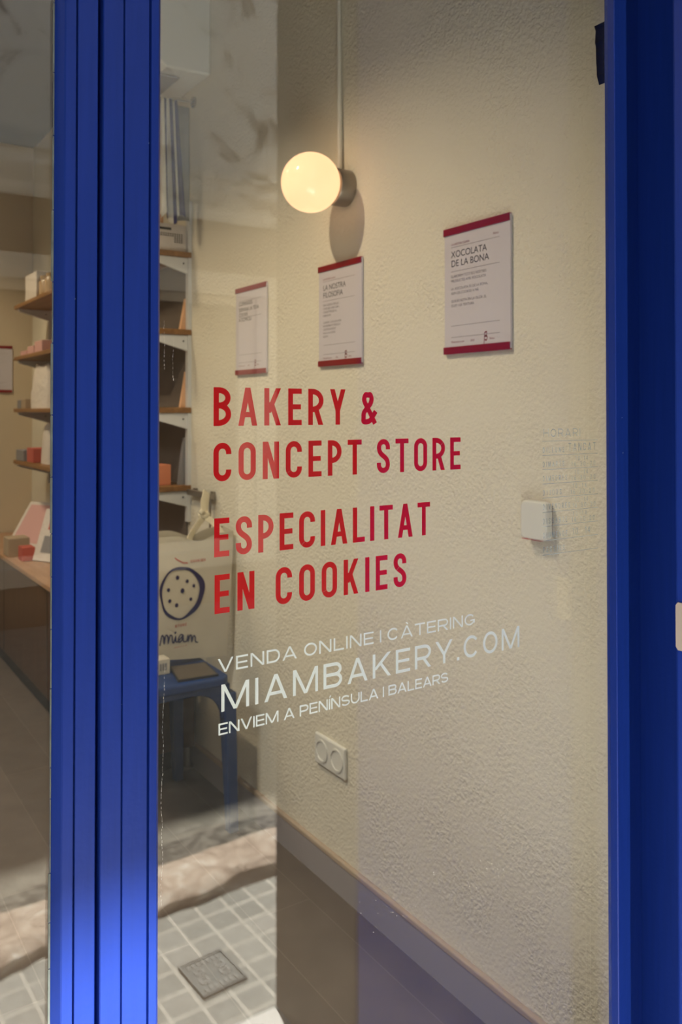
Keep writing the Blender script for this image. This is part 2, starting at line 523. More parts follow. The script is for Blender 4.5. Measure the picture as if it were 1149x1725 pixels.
for v in bm.verts:
    x, y = v.co.x * 14 + 0.5, -4.0 + (v.co.y + 0.5) * 3.13
    v.co = Vector((x, y, SL + 0.012 + 0.008 * math.sin(3.1 * x + 2 * y) * math.sin(4.3 * y - x)))
struct('road', bm, M['road'], smooth=True)

# curb stones, each with its own worn outline
def curb(x0, x1, label, seed):
    rnd = random.Random(seed)
    bm = B()
    nx, ny = 26, 8
    G = []
    for j in range(ny + 1):
        row = []
        for i in range(nx + 1):
            t = i / nx; s = j / ny
            x = x0 + (x1 - x0) * t
            yn = -0.708 + 0.018 * math.sin(9 * x + seed) + 0.010 * math.sin(23 * x + 1.7 * seed) + rnd.uniform(-.004, .004)
            yf = -0.878 + 0.008 * math.sin(7 * x + 2)
            y = yn + (yf - yn) * s
            edge = min(t, 1 - t) * 18
            z = SL + 0.036 - 0.016 * max(0, 1 - s * 6) ** 2 - 0.012 * max(0, 1 - edge) ** 2 + rnd.uniform(-.0025, .0025)
            row.append(bm.verts.new((x, y, z)))
        G.append(row)
    for j in range(ny):
        for i in range(nx):
            bm.faces.new((G[j][i], G[j][i + 1], G[j + 1][i + 1], G[j + 1][i]))
    ring = G[0] + [G[j][nx] for j in range(1, ny + 1)] + G[ny][-2::-1] + [G[j][0] for j in range(ny - 1, 0, -1)]
    low = [bm.verts.new((v.co.x, v.co.y + (-0.012 if v in G[0] else 0.0), SL - 0.06)) for v in ring]
    n = len(ring)
    for i in range(n):
        bm.faces.new((ring[i], low[i], low[(i + 1) % n], ring[(i + 1) % n]))
    bm.faces.new(low)
    bmesh.ops.recalc_face_normals(bm, faces=bm.faces)
    o = obj('curb_stone', bm, M['curb'], smooth=True, kind='structure')
for k, (a, b) in enumerate(((-2.4, -1.5), (-1.49, -0.62), (-0.61, 0.20), (0.21, 0.842), (0.852, 1.62), (1.63, 2.5), (2.51, 3.4))):
    curb(a, b, '', k * 3 + 1)

bm = B()
g = bmesh.ops.create_grid(bm, x_segments=200, y_segments=8, size=0.5)
rnd = random.Random(2)
for v in bm.verts:
    x, y = v.co.x * 8 + 0.5, -.935 + v.co.y * .13
    y += .02 * math.sin(5 * x) + .012 * math.sin(13 * x + 1)
    v.co = Vector((x, y, SL + .026 + rnd.uniform(0, .004) - abs(v.co.y) * .01))
struct('road_gutter', bm, M['gutter'], smooth=True)

# access cover set in the pavement
cov = thing('access_cover', 'square cast iron access cover set in the grey pavement tiles, reflected in the glass', 'access cover', (0.884, -0.405, SL - 0.006))
cr = Matrix.Rotation(R(-4), 4, 'Z')
def cpt(x, y, z):
    p = cr @ Vector((x, y, 0))
    return (0.884 + p.x, -0.405 + p.y, SL + z)
def covbox(bm, x0, x1, y0, y1, z0, z1):
    for v in box(bm, x0, x1, y0, y1, z0, z1):
        v.co = Vector(cpt(v.co.x, v.co.y, v.co.z))
bm = B(); covbox(bm, -.055, .055, -.062, .062, -.006, -.001); obj('plate', bm, M['iron'], cov)
bm = B()
for q in ((-.06, .06, -.067, -.061), (-.06, .06, .061, .067), (-.06, -.054, -.061, .061), (.054, .06, -.061, .061)):
    covbox(bm, *q, -.006, .002)
obj('frame', bm, M['iron'], cov)
bm = B()
for k in range(7):
    covbox(bm, -.046 + k * .0135, -.038 + k * .0135, .042, .053, -.002, .001)
    covbox(bm, -.046 + k * .0135, -.038 + k * .0135, -.053, -.042, -.002, .001)
for cx, cy in ((-.03, .014), (.028, .012), (-.026, -.02), (.03, -.02)):
    for k in range(10):
        a = k * 2 * math.pi / 10
        covbox(bm, cx + .011 * math.cos(a) - .003, cx + .011 * math.cos(a) + .003, cy + .011 * math.sin(a) - .003, cy + .011 * math.sin(a) + .003, -.002, .001)
obj('raised_pattern', bm, M['worn_iron'], cov)

# ------------------------------------------------------------------ the setting: house across the street (seen mirrored in the glass)
FY = -4.0
bm = B()
box(bm, -6.5, 7.5, FY - 0.3, FY, 2.85, 6.08)
struct('wall_opposite_upper', bm, M['peel'])
bm = B()
box(bm, -6.5, 7.5, FY - 0.3, FY, 2.25, 2.86)
struct('wall_opposite_shade_band', bm, M['dkrender'])  # brown stands in for the shade of the recess beneath the cornice
bm = B()
prism(bm, [(FY - .02, 2.62), (FY + .03, 2.62), (FY + .05, 2.66), (FY + .05, 2.70), (FY + .09, 2.76), (FY + .11, 2.80), (FY + .11, 2.88), (FY + .13, 2.90), (FY + .13, 2.93), (FY - .02, 2.93)], 'x', -6.5, 7.5)
struct('trim_2', bm, M['peel'])
struct('trim_3', boxm(-6.5, 7.5, FY - 0.3, FY + 0.05, 2.09, 2.25), M['render'])
bm = B()
for x0, x1 in ((2.90, 4.2), (6.0, 7.5), (-0.2, 0.30), (-6.5, -1.6)):
    box(bm, x0, x1, FY - 0.3, FY, 0.27, 2.10)
struct('wall_opposite_piers', bm, M['render'])
struct('wall_opposite_base', boxm(-6.5, 7.5, FY - 0.3, FY, SL - .05, 0.16), M['dkrender'])
struct('trim_4', boxm(-6.5, 7.5, FY - 0.3, FY + 0.05, 0.16, 0.272), M['render'])
for k, (x0, x1) in enumerate(((0.30, 2.90), (4.2, 6.0), (-1.6, -0.2))):
    w = thing('window_%d' % (k + 2), None, None, ((x0 + x1) / 2, FY - .1, 0.272), kind='structure')
    bm = B()
    fw = 0.13
    box(bm, x1 - fw, x1, FY - .14, FY - .04, .272, 2.09); box(bm, x0, x0 + fw, FY - .14, FY - .04, .272, 2.09)
    box(bm, x0 + fw, x1 - fw, FY - .14, FY - .04, .272, .33); box(bm, x0 + fw, x1 - fw, FY - .14, FY - .04, 2.03, 2.09)
    obj('frame', bm, M['render'], w)
    obj('pane', boxm(x0 + fw, x1 - fw, FY - .10, FY - .09, .33, 2.03), M['shopglass'], w)

# ------------------------------------------------------------------ door and fixed light: painted joinery and glass
ZB, ZT = SL + 0.005, TOP
win = thing('window_1', None, None, (-0.1, GY, ZB), kind='structure')
bm = B()
prism(bm, [(.1940, .753), (.1934, .748), (.2000, .7385), (.2012, .7375), (.2097, .7375), (.2100, .7415), (.2114, .7415), (.2117, .7375),
           (.2288, .7375), (.2296, .7385), (.2296, .757), (.2325, .757), (.2325, .79), (.2050, .79)], 'z', ZB, ZT)
obj('mullion', bm, M['blue'], win)
obj('pane', boxm(-0.70, .1938, GY - .002, GY + .002, SL + .20, ZT - .08), M['glass'], win)
bm = B()
rnd = random.Random(3)
z = SL + .12
while z < 2.2:
    h = rnd.uniform(.02, .07); w_ = rnd.uniform(.0004, .0016)
    box(bm, .1934 - w_, .1937, GY - .0032, GY - .0021, z, z + h - .001)
    z += h
obj('putty_line', bm, M['putty'], win, label='rough grey putty line along the pane')
bm = B(); box(bm, -.75, .1934, .7375, .79, ZB, SL + .21); box(bm, -.75, .1934, .7375, .79, ZT - .09, ZT); box(bm, -.75, -.69, .7375, .79, SL + .21, ZT - .09)
obj('rail', bm, M['blue'], win, bevel=.003)
struct('trim_6', boxm(1.057, 1.075, .60, .80, SL, TOP), M['blue'])
struct('trim_5', boxm(-.75, 1.075, .72, .80, TOP, 3.0), M['blue'])

door = thing('door_1', None, None, (.61, GY, ZB), kind='structure')
bm = B()
prism(bm, [(.2330, .79), (.2330, .7355), (.2338, .7345), (.2511, .7345), (.2516, .7375), (.2525, .7375), (.2530, .7345), (.2753, .7345),
           (.2761, .7395), (.2774, .7395), (.2784, .7360), (.2855, .7368), (.2868, .7385), (.2915, .7480), (.2915, .7525), (.2860, .7525), (.2860, .79)], 'z', ZB + .008, ZT - .003)
obj('stile', bm, M['blue'], door)
bm = B()
prism(bm, [(1.055, .82), (1.055, .790), (.995, .790), (.9575, .757), (.9568, .7345), (.9325, .7345), (.9314, .7355), (.9345, .7480), (.9345, .7530), (1.018, .82)], 'z', ZB + .008, ZT - .003)
obj('stile', bm, M['blue'], door)
bm = B(); box(bm, .286, .9345, .7345, .79, ZB + .008, SL + .26); box(bm, .286, .9345, .7345, .79, ZT - .10, ZT - .003)
obj('rail', bm, M['blue'], door, bevel=.003)
obj('pane', boxm(.287, .9342, GY - .002, GY + .002, SL + .255, ZT - .095), M['glass'], door)
bm = B()
for zz in (1.77, 0.25):
    prism(bm, [(.9550, zz + .030), (.9535, zz + .012), (.9552, zz + .008), (.9560, zz - .016), (.9566, zz - .020), (.9572, zz - .034), (.962, zz - .046), (.962, zz - .046), (.962, zz + .036), (.952, zz + .036)], 'y', .765, .785)
obj('hinge', bm, M['hinge'], door, label='black hinge behind the door edge')

leaf = thing('door_2', None, None, (.975, .39, SL), kind='structure')
bm = B()
box(bm, .957, .996, .114, .664, ZB + .006, 2.95)
obj('leaf', bm, M['blue'], leaf, bevel=.004)
bm = B()
prism(bm, [(.636, .957), (.640, .953), (.659, .953), (.662, .957), (.662, 1.010), (.659, 1.014), (.640, 1.014), (.636, 1.010)], 'x', .9555, .957)
obj('lock_plate', bm, M['alu'], leaf, label='bare metal lock plate with scratched paint round it')

# ------------------------------------------------------------------ lettering on the door glass (stroke-built capitals)
class Pen:
    def __init__(s, ox, oy, sx, sy):
        s.o = (ox, oy); s.s = (sx, sy); s.polys = []
    def poly(s, pts):
        s.polys.append([(s.o[0] + x * s.s[0], s.o[1] + y * s.s[1]) for x, y in pts])
    def rect(s, x0, x1, y0, y1):
        s.poly([(x0, y0), (x1, y0), (x1, y1), (x0, y1)])
    def diag(s, xa, ya, xb, yb, w):
        hw = w / 2 * math.sqrt(1 + ((xb - xa) / (yb - ya)) ** 2)
        s.poly([(xa - hw, ya), (xa + hw, ya), (xb + hw, yb), (xb - hw, yb)])
    def path(s, pts, w, closed=False):
        if not isinstance(w, (list, tuple)):
            q = [pts[0]]
            for p in pts[1:]:
                if abs(p[0] - q[-1][0]) + abs(p[1] - q[-1][1]) > 1e-5:
                    q.append(p)
            if closed and abs(q[0][0] - q[-1][0]) + abs(q[0][1] - q[-1][1]) < 1e-5:
                q.pop()
            pts = q
        n = len(pts)
        L_, R_ = [], []
        for i in range(n):
            p = Vector(pts[i])
            a = Vector(pts[i - 1]) if (i > 0 or closed) else None
            b = Vector(pts[(i + 1) % n]) if (i < n - 1 or closed) else None
            d1 = (p - a).normalized() if a is not None else None
            d2 = (b - p).normalized() if b is not None else None
            d1 = d1 if d1 is not None else d2
            d2 = d2 if d2 is not None else d1
            t = (d1 + d2).normalized() if (d1 + d2).length > 1e-6 else d1
            nn = Vector((-t.y, t.x))
            k = 1 / max(.5, nn.dot(Vector((-d1.y, d1.x))))
            ww = w[i] if isinstance(w, (list, tuple)) else w
            L_.append(p + nn * k * ww / 2); R_.append(p - nn * k * ww / 2)
        for i in range(n if closed else n - 1):
            j = (i + 1) % n
            s.poly([tuple(R_[i]), tuple(R_[j]), tuple(L_[j]), tuple(L_[i])])

def arc(cx, cy, rx, ry, a0, a1, n=12):
    return [(cx + rx * math.cos(R(a0 + (a1 - a0) * k / n)), cy + ry * math.sin(R(a0 + (a1 - a0) * k / n))) for k in range(n + 1)]

WF = {'A': 1.12, 'M': 1.28, 'E': .86, 'F': .84, 'L': .84, 'T': .98, 'K': 1.05, 'Y': 1.08, 'V': 1.10, 'O': 1.02, 'C': 1.02, 'G': 1.04, '&': 1.06, 'S': .95, 'P': .93, 'J': .8, 'W': 1.5, '-': .6}

def gwidth(ch, W, s):
    if ch in 'IÍ|':
        return s
    if ch in '.:':
        return s * 1.05
    if ch == '1':
        return W * .45
    base = {'À': 'A'}.get(ch, ch)
    return W * WF.get(base, 1.0)

def glyph(pen, ch, w, s, ext):
    """draw one capital of height 1 and width w, stroke s; ext: round letters are full ellipses (extended face)"""
    h = s / 2
    rx = (w - s) / 2
    ry = (.5 - h) if ext else min(.5 - h, rx * 1.05)
    def bowl(y0, y1, x0, xr):
        r = min((y1 - y0) / 2, xr - x0)
        rxx = min(xr - x0, r * 1.25)
        return [(x0, y1)] + [(xr - rxx, y1)] + arc(xr - rxx, y1 - r, rxx, r, 90, 0, 8)[1:] + arc(xr - rxx, y0 + r, rxx, r, 0, -90, 8) + [(x0, y0)]
    if ch in 'AÀ':
        hw = h * math.sqrt(1 + (w / 2) ** 2)
        pen.diag(hw, 0, w / 2, 1, s); pen.diag(w - hw, 0, w / 2, 1, s)
        pen.rect(w * .2, w * .8, .22, .22 + s * .92)
        if ch == 'À':
            pen.poly([(w * .40, 1.26), (w * .54, 1.26), (w * .64, 1.09), (w * .54, 1.09)])
    elif ch == 'B':
        pen.rect(0, s, 0, 1)
        pen.path(bowl(h, .53, s * .9, w - h), s); pen.path(bowl(.53, 1 - h, s * .9, w - h - w * .03), s)
    elif ch == 'C':
        a = 38 if ext else 0
        top = arc(w / 2, 1 - h - ry, rx, ry, a, 180); bot = arc(w / 2, h + ry, rx, ry, 180, 360 - a)
        if ext:
            pen.path(top + bot[1:], s)
        else:
            pen.path([(w - h, .70)] + top + bot + [(w - h, .30)], s)
    elif ch == 'D':
        pen.rect(0, s, 0, 1)
        r = .5 - h; rr = min(w - h - s, r)
        pen.path([(s * .9, 1 - h), (w - h - rr, 1 - h)] + arc(w - h - rr, .5, rr, r, 90, -90, 20)[1:-1] + [(w - h - rr, h), (s * .9, h)], s)
    elif ch in 'EF':
        pen.rect(0, s, 0, 1); pen.rect(s, w, 1 - s * .95, 1); pen.rect(s, w * .94, .5 - s * .45, .5 + s * .45)
        if ch == 'E':
            pen.rect(s, w, 0, s * .95)
    elif ch == 'G':
        top = arc(w / 2, 1 - h - ry, rx, ry, 38 if ext else 0, 180); bot = arc(w / 2, h + ry, rx, ry, 180, 345 if ext else 360)
        pen.path(([] if ext else [(w - h, .70)]) + top + bot[0 if not ext else 1:], s)
        pen.rect(w - s, w, .18, .5); pen.rect(w * .55, w, .5 - s * .9, .5)
    elif ch == 'H':
        pen.rect(0, s, 0, 1); pen.rect(w - s, w, 0, 1); pen.rect(s, w - s, .5 - h, .5 + h)
    elif ch in 'IÍ|':
        pen.rect(0, s, 0, 1)
        if ch == 'Í':
            pen.poly([(h - .05, 1.09), (h + .06, 1.09), (h + .20, 1.28), (h + .04, 1.28)])
    elif ch == 'J':
        pen.path([(w - h, 1)] + arc(w / 2, h + rx, rx, rx, 0, -150), s)
    elif ch == 'K':
        pen.rect(0, s, 0, 1)
        pen.diag(s * .8, .34, w - s * .62, 1, s * .95); pen.diag(w - s * .62, 0, w * .40, .62, s * .95)
    elif ch == 'L':
        pen.rect(0, s, 0, 1); pen.rect(s, w, 0, s * .95)
    elif ch == 'M':
        pen.rect(0, s * .95, 0, 1); pen.rect(w - s * .95, w, 0, 1)
        pen.diag(s * .55, 1, w / 2, .02, s * .95); pen.diag(w - s * .55, 1, w / 2, .02, s * .95)
    elif ch == 'N':
        pen.rect(0, s, 0, 1); pen.rect(w - s, w, 0, 1); pen.diag(s * .6, 1, w - s * .6, 0, s * .98)
    elif ch in 'O0':
        pen.path((arc(w / 2, 1 - h - ry, rx, ry, 0, 180, 16) + arc(w / 2, h + ry, rx, ry, 180, 360, 16))[:(-1 if ext else None)], s, True) if not ext else pen.path(arc(w / 2, .5, rx, ry, 0, 360, 36)[:-1], s, True)
    elif ch in 'PR':
        pen.rect(0, s, 0, 1)
        pen.path(bowl(.43, 1 - h, s * .9, w - h), s)
        if ch == 'R':
            pen.diag(w - s * .58, 0, w * .50, .46, s)
    elif ch == 'S':
        r2 = min(.25, rx * 1.05) if not ext else .235
        a = 0 if not ext else 25
        top = arc(w / 2, 1 - h - r2, rx, r2, a, 180)
        bot = arc(w / 2, h + r2, rx, r2, 0, -180 + a)
        p0, p3 = Vector(top[-1]), Vector(bot[0])
        k = (p0.y - p3.y) * (.55 if not ext else .75)
        p1, p2 = p0 - Vector((0, k)), p3 + Vector((0, k))
        mid = [tuple(p0 * (1 - t) ** 3 + p1 * 3 * t * (1 - t) ** 2 + p2 * 3 * t * t * (1 - t) + p3 * t ** 3) for t in [i / 12 for i in range(1, 12)]]
        pre = [] if ext else [(w - h, .69)]
        post = [] if ext else [(h, .31)]
        pen.path(pre + top + mid + bot + post, s)
    elif ch == 'T':
        pen.rect(0, w, 1 - s * .95, 1); pen.rect(w / 2 - h, w / 2 + h, 0, 1)
    elif ch == 'U':
        pen.path([(h, 1)] + arc(w / 2, h + rx, rx, rx, 180, 360, 16) + [(w - h, 1)], s)
    elif ch == 'V':
        hw = h * math.sqrt(1 + (w / 2) ** 2)
        pen.diag(hw, 1, w / 2, 0, s); pen.diag(w - hw, 1, w / 2, 0, s)
    elif ch == 'Y':
        hw = h * 1.15
        pen.diag(hw, 1, w / 2, .40, s); pen.diag(w - hw, 1, w / 2, .40, s); pen.rect(w / 2 - h, w / 2 + h, 0, .44)
    elif ch == '&':
        q = .90
        pts = [(w - h * .6, .02), (w * .62, .33 * q), (w * .24, .70 * q), (w * .20, .84 * q), (w * .30, .95 * q), (w * .45, q - h * .7), (w * .60, .95 * q), (w * .69, .82 * q), (w * .62, .68 * q), (w * .42, .54 * q),
               (w * .18, .38 * q), (h * 1.05, .22 * q), (w * .16, .09), (w * .38, h), (w * .60, .12), (w * .78, .24), (w - h * .2, .42 * q)]
        pen.path([tuple(v) for v in catmull([Vector((x, y)) for x, y in pts], 5)], s)
    elif ch == '.':
        pen.rect(0, s * 1.05, 0, s * 1.05)
    elif ch == ':':
        pen.rect(0, s, .1, .1 + s); pen.rect(0, s, .6, .6 + s)
    elif ch == '-':
        pen.rect(0, w, .46, .46 + s)
    elif ch == '1':
        pen.rect(w - s, w, 0, 1); pen.diag(0 + h, .74, w - s * .7, 1, s)
    elif ch == '2':
        pen.path([(h, .70)] + arc(w / 2, 1 - h - rx, rx, min(rx, .3), 170, 0) + [(h, h), (w, h)], s)
    elif ch == '3':
        pen.path(arc(w / 2, .74, rx, .26 - h, 150, -80) + arc(w / 2, .27, rx, .27 - h, 80, -150), s)
    elif ch == '4':
        pen.rect(w - s * 1.8, w - s * .8, 0, 1); pen.rect(0, w, .25, .25 + s); pen.diag(h, .27, w - s * 1.4, 1, s)
    elif ch == '6':
        pen.path(arc(w / 2, .30, rx, .30 - h, 0, 360, 18)[:-1], s, True); pen.path([(h, .3), (h, .55), (w * .35, .85), (w * .8, .97)], s)

def text_polys(txt, x0, x1, z0, H, W, s, ext, space, words=False):
    """capitals of height H fitted between x0 and x1; W, s, space in units of H"""
    ws = [0 if c == ' ' else gwidth(c, W, s) for c in txt]
    nsp = txt.count(' ')
    ngap = len(txt.replace(' ', '')) - 1
    gap = ((x1 - x0) / H - sum(ws) - nsp * space) / max(1, ngap)
    out = []
    groups = [[]]
    x = 0
    for c, w in zip(txt, ws):
        if c == ' ':
            x += space
            groups.append([])
            continue
        pen = Pen(x0 + x * H, z0, H, H)
        glyph(pen, c, w, s, ext)
        out += pen.polys
        groups[-1] += pen.polys
        x += w + gap
    return groups if words else out

def polys_bm(polys, to3, bm=None):
    bm = bm or B()
    for k, p in enumerate(polys):
        try:
            bm.faces.new([bm.verts.new(to3(*q)) for q in p])
        except ValueError:
            pass
    return bm

ong = lambda y: (lambda a, b: (a, y, b))
LY = GY + .0024
def letter_line(txt, x0, x1, z0, H, W, s, ext, space, mat, label, group):
    t = thing('vinyl_lettering', label, 'lettering', ((x0 + x1) / 2, LY, z0), group)
    for word in text_polys(txt, x0, x1, z0, H, W, s, ext, space, words=True):
        bm = B()
        for k, p in enumerate(word):                 # each stroke a few microns behind the last, like one cut film
            d = LY + (k % 40) * 6e-6
            polys_bm([p], ong(d), bm)
        obj('word', bm, mat, t)
gr, gw = 'red lettering on the door glass', 'white lettering on the door glass'
letter_line('BAKERY &', .349, .546, 1.2450, .0382, .50, .152, False, .33, M['vred'], 'red capitals on the door glass reading BAKERY &, topmost red line', gr)
letter_line('CONCEPT STORE', .349, .670, 1.1905, .0380, .50, .152, False, .33, M['vred'], 'red capitals on the door glass reading CONCEPT STORE', gr)
letter_line('ESPECIALITAT', .350, .623, 1.1165, .0380, .50, .152, False, .33, M['vred'], 'red capitals on the door glass reading ESPECIALITAT', gr)
letter_line('EN COOKIES', .3505, .588, 1.0610, .0380, .50, .152, False, .42, M['vred'], 'red capitals on the door glass reading EN COOKIES, lowest red line', gr)
letter_line('VENDA ONLINE | CÀTERING', .354, .692, 1.0030, .0136, 1.14, .145, True, .42, M['vwhite'], 'white capitals on the door glass reading VENDA ONLINE I CÀTERING', gw)
letter_line('MIAMBAKERY.COM', .358, .767, .9645, .0265, .90, .135, True, .42, M['vwhite'], 'large white web address in capitals across the door glass', gw)
letter_line('ENVIEM A PENÍNSULA | BALEARS', .355, .650, .9420, .0114, 1.02, .155, True, .42, M['vwhite'], 'smallest white line on the door glass, reading ENVIEM A PENÍNSULA I BALEARS', gw)

# opening hours at the right edge of the glass: pale words, rules and handwritten times
hrs = thing('opening_hours_decal', 'faint pale opening hours table on the right edge of the door glass', 'decal', (.862, LY, 1.074))
obj('heading', polys_bm(text_polys('HORARI', .811, .881, 1.2262, .0105, .95, .11, True, .4), ong(LY)), M['vpale'], hrs)
bm = B()
rows = [1.2208 - k * (1.2208 - 1.0748) / 8 for k in range(9)]
polys_bm([[(.809, z - .0004), (.916, z - .0004), (.916, z + .0004), (.809, z + .0004)] for z in rows], ong(LY), bm)
obj('rule_lines', bm, M['vpale'], hrs)
days = ['DILLUNS', 'DIMARTS', 'DIMECRES', 'DIJOUS', 'DIVENDRES', 'DISSABTE', 'DIUMENGE', 'FESTIUS']
bm = B()
for k, d in enumerate(days):
    polys_bm(text_polys(d, .810, .810 + .0054 * len(d) + .002, rows[k + 1] + .0032, .0072, .48, .13, False, .3), ong(LY), bm)
obj('day_names', bm, M['vpale'], hrs)
times = [[('TANCAT', .858, .912, .0045, .0105)], [('10-14', .872, .896, .0098, .0062), ('16:30-20', .864, .911, .0022, .0064)], [('10-14', .870, .896, .0098, .0062), ('16:30-20', .864, .911, .0022, .0064)],
         [('10-14', .866, .893, .0098, .0062), ('16:30-20', .862, .909, .0022, .0064)], [('10-14', .870, .896, .0098, .0062), ('16:30-20', .866, .911, .0022, .0064)],
         [('10-14', .866, .893, .0098, .0062), ('16:30-20', .864, .909, .0022, .0064)], [('10', .866, .876, .0035, .0090), ('14', .890, .900, .0035, .0090)], []]
bm = B()
for k, row in enumerate(times):
    for t, a, b, dz, H in row:
        polys_bm(text_polys(t, a, b, rows[k + 1] + dz, H, .55, .12, False, .3), ong(LY), bm)
obj('written_times', bm, M['vpale'], hrs, label='handwritten opening times')

# dust specks on the lower part of the glass
bm = B()
rnd = random.Random(11)
for k in range(420):
    x = rnd.triangular(.48, .92, .70); z = .69 + .22 * rnd.random() ** 1.3
    r_ = rnd.uniform(.00012, .00030)
    polys_bm([[(x + r_ * math.cos(a), z + r_ * math.sin(a)) for a in (0, 1.05, 2.1, 3.14, 4.19, 5.24)]], ong(GY - .0024), bm)
obj('glass_dust', bm, M['dust'], label='fine bright dust specks on the lower door glass', cat='dust', kind='stuff')
# dried drip marks near the hinge side of the pane
bm = B()
for x, za, zb in ((.2975, .80, 1.02), (.2955, 1.30, 1.345), (.3055, 1.29, 1.33)):
    z = zb
    while z > za:
        x += rnd.uniform(-.0005, .00055)
        w_ = rnd.uniform(.00005, .0002)
        polys_bm([[(x - w_, z - .0022), (x + w_, z - .0022), (x + w_ * .6, z), (x - w_ * .6, z)]], ong(GY - .0024), bm)
        z -= rnd.uniform(.002, .005)
obj('dried_drips', bm, M['dust'], label='thin dried whitish drips beside the blue door stile', cat='drip marks', kind='stuff')

# ------------------------------------------------------------------ the wall with the posters
def font_bm(txt, size, to3, bm=None):
    cu = bpy.data.curves.new('t', 'FONT')
    cu.body = txt
    cu.size = size
    o = bpy.data.objects.new('t', cu)
    COL.objects.link(o)
    dg = bpy.context.evaluated_depsgraph_get()
    me = bpy.data.meshes.new_from_object(o.evaluated_get(dg))
    bm = bm or B()
    vs = [bm.verts.new(to3(v.co.x, v.co.y)) for v in me.vertices]
    for p in me.polygons:
        try:
            bm.faces.new([vs[i] for i in p.vertices])
        except ValueError:
            pass
    bpy.data.objects.remove(o)
    bpy.data.meshes.remove(me)
    bpy.data.curves.remove(cu)
    return bm

def poster(yl, yr, zt, zb, label, wall='x', head=(), body=(), kick=None, foot=True, bold=()):
    """yl: far edge (left as seen), yr: near edge"""
    H = zt - zb; Wd = abs(yl - yr)
    if wall == 'x':
        f = lambda d: (lambda a, b: (WX - d, yl - a, zt - b))
        bx = lambda bm, a0, a1, b0, b1, d0, d1: box(bm, WX - d1, WX - d0, yl - a1, yl - a0, zt - b1, zt - b0)
        loc = (WX, (yl + yr) / 2, zb)
    else:
        f = lambda d: (lambda a, b: (yl + a, 5.17 - d, zt - b))
        bx = lambda bm, a0, a1, b0, b1, d0, d1: box(bm, yl + a0, yl + a1, 5.17 - d1, 5.17 - d0, zt - b1, zt - b0)
        loc = ((yl + yr) / 2, 5.17, zb)
    t = thing('wall_poster', label, 'poster', loc, 'red edged posters in clear holders')
    rh = .0155
    bm = B(); bx(bm, .0025, Wd, 0.002, H - .002, .002, .0065); obj('sheet', bm, M['paper'], t)
    bm = B(); bx(bm, 0, Wd - .001, 0, rh, .001, .0088); obj('rail', bm, M['red_rail'], t, bevel=.0006, label='dark red upper rail')
    bm = B(); bx(bm, 0, Wd - .001, H - rh, H, .001, .0088); obj('rail', bm, M['red_rail'], t, bevel=.0006, label='dark red lower rail')
    F = f(.0068)
    def tx(s, a, b, size, bm):
        g = lambda u, v: F(a + u, b - v)
        return font_bm(s, size, g, bm)
    if head:
        bm = B()
        for s, a, b, size in head:
            tx(s, a, b, size, bm)
        obj('heading', bm, M['print'], t)
    if body:
        bm = B()
        for s, a, b, size in body:
            tx(s, a, b, size, bm)
        obj('text_block', bm, M['printgrey'], t)
    for s, a, b, size in kick or ():
        bm = B(); tx(s, a, b, size, bm); obj('caption', bm, M['printred'], t)
    for b in (.043, .096, .215, .240):
        obj('rule_line', polys_bm([[(.024, b), (Wd - .030, b), (Wd - .030, b + .0008), (.024, b + .0008)]], F), M['printgrey'], t)
    if foot:
        for s, a in (('Miambakery.com', .024), ('2022', .086), ('Palma', Wd - .060)):
            bm = B(); tx(s, a, .2525, .0062, bm); obj('footer', bm, M['printred'], t)
        bm = B()
        pen = Pen(Wd - .078, .262, .012, -.026)
        pen.path([(0.1, 0), (.3, 1.0)], .14); pen.path([tuple(v) for v in catmull([Vector(q) for q in ((.25, .95), (.8, 1.0), (.7, .72), (.3, .68), (.9, .62), (.75, .35), (.3, .38))], 5)], .12)
        polys_bm(pen.polys, F, bm)
        obj('flourish', bm, M['printred'], t)
    return t

poster(1.4165, 1.2125, 1.6605, 1.384, 'largest red edged poster on the plaster wall, headed XOCOLATA DE LA BONA', head=(('XOCOLATA', .024, .066, .0205), ('DE LA BONA', .024, .086, .0205)),
       body=(('ELABOREM TOTS ELS NOSTRES', .024, .110, .0080), ('PRODUCTES AMB XOCOLATA', .024, .120, .0080), ('LA XOCOLATA ÉS DE LA BONA,', .024, .137, .0080), ('FEIM LES COOKIES A MÀ', .024, .147, .0080),
             ('QUE ES NOTA EN LA OLOR, EL', .024, .164, .0080), ('GUST I LA TEXTURA', .024, .174, .0080)), kick=(('LA NOSTRA CUINA', .024, .0395, .0068), ('Palma', Wd_ := .155, .0365, .0068)))
poster(1.9415, 1.735, 1.6525, 1.380, 'red edged poster below the globe light, headed LA NOSTRA FILOSOFIA', head=(('LA NOSTRA', .024, .067, .0205), ('FILOSOFIA', .024, .087, .0205)),
       body=tuple((s, .024, .110 + .0094 * i, .0080) for i, s in enumerate(('ENS AGRADA FER LES', 'COSES BÉ, AMB CURA', 'I SENSE PRESSES AL', 'OBRADOR', '', 'CUINEM CADA DIA AMB', 'INGREDIENTS FRESCOS', 'I DE PROXIMITAT', 'FINS A LA CUITA', 'LENTA')) if s), kick=(('LA NOSTRA CUINA', .024, .0395, .0068),))
poster(2.4485, 2.240, 1.654, 1.375, 'farthest red edged poster on the plaster wall, left of the globe light', head=(('COMANDES', .024, .058, .017), ('DEMANA LA TEVA', .024, .077, .0165), ('COOKIE', .024, .093, .0165), ('A DOMICILI', .024, .109, .0165)), body=())
poster(.91, 1.106, 1.64, 1.367, 'blurred red edged poster on the far back wall beyond the shelves', wall='y', head=(), body=(), foot=False)

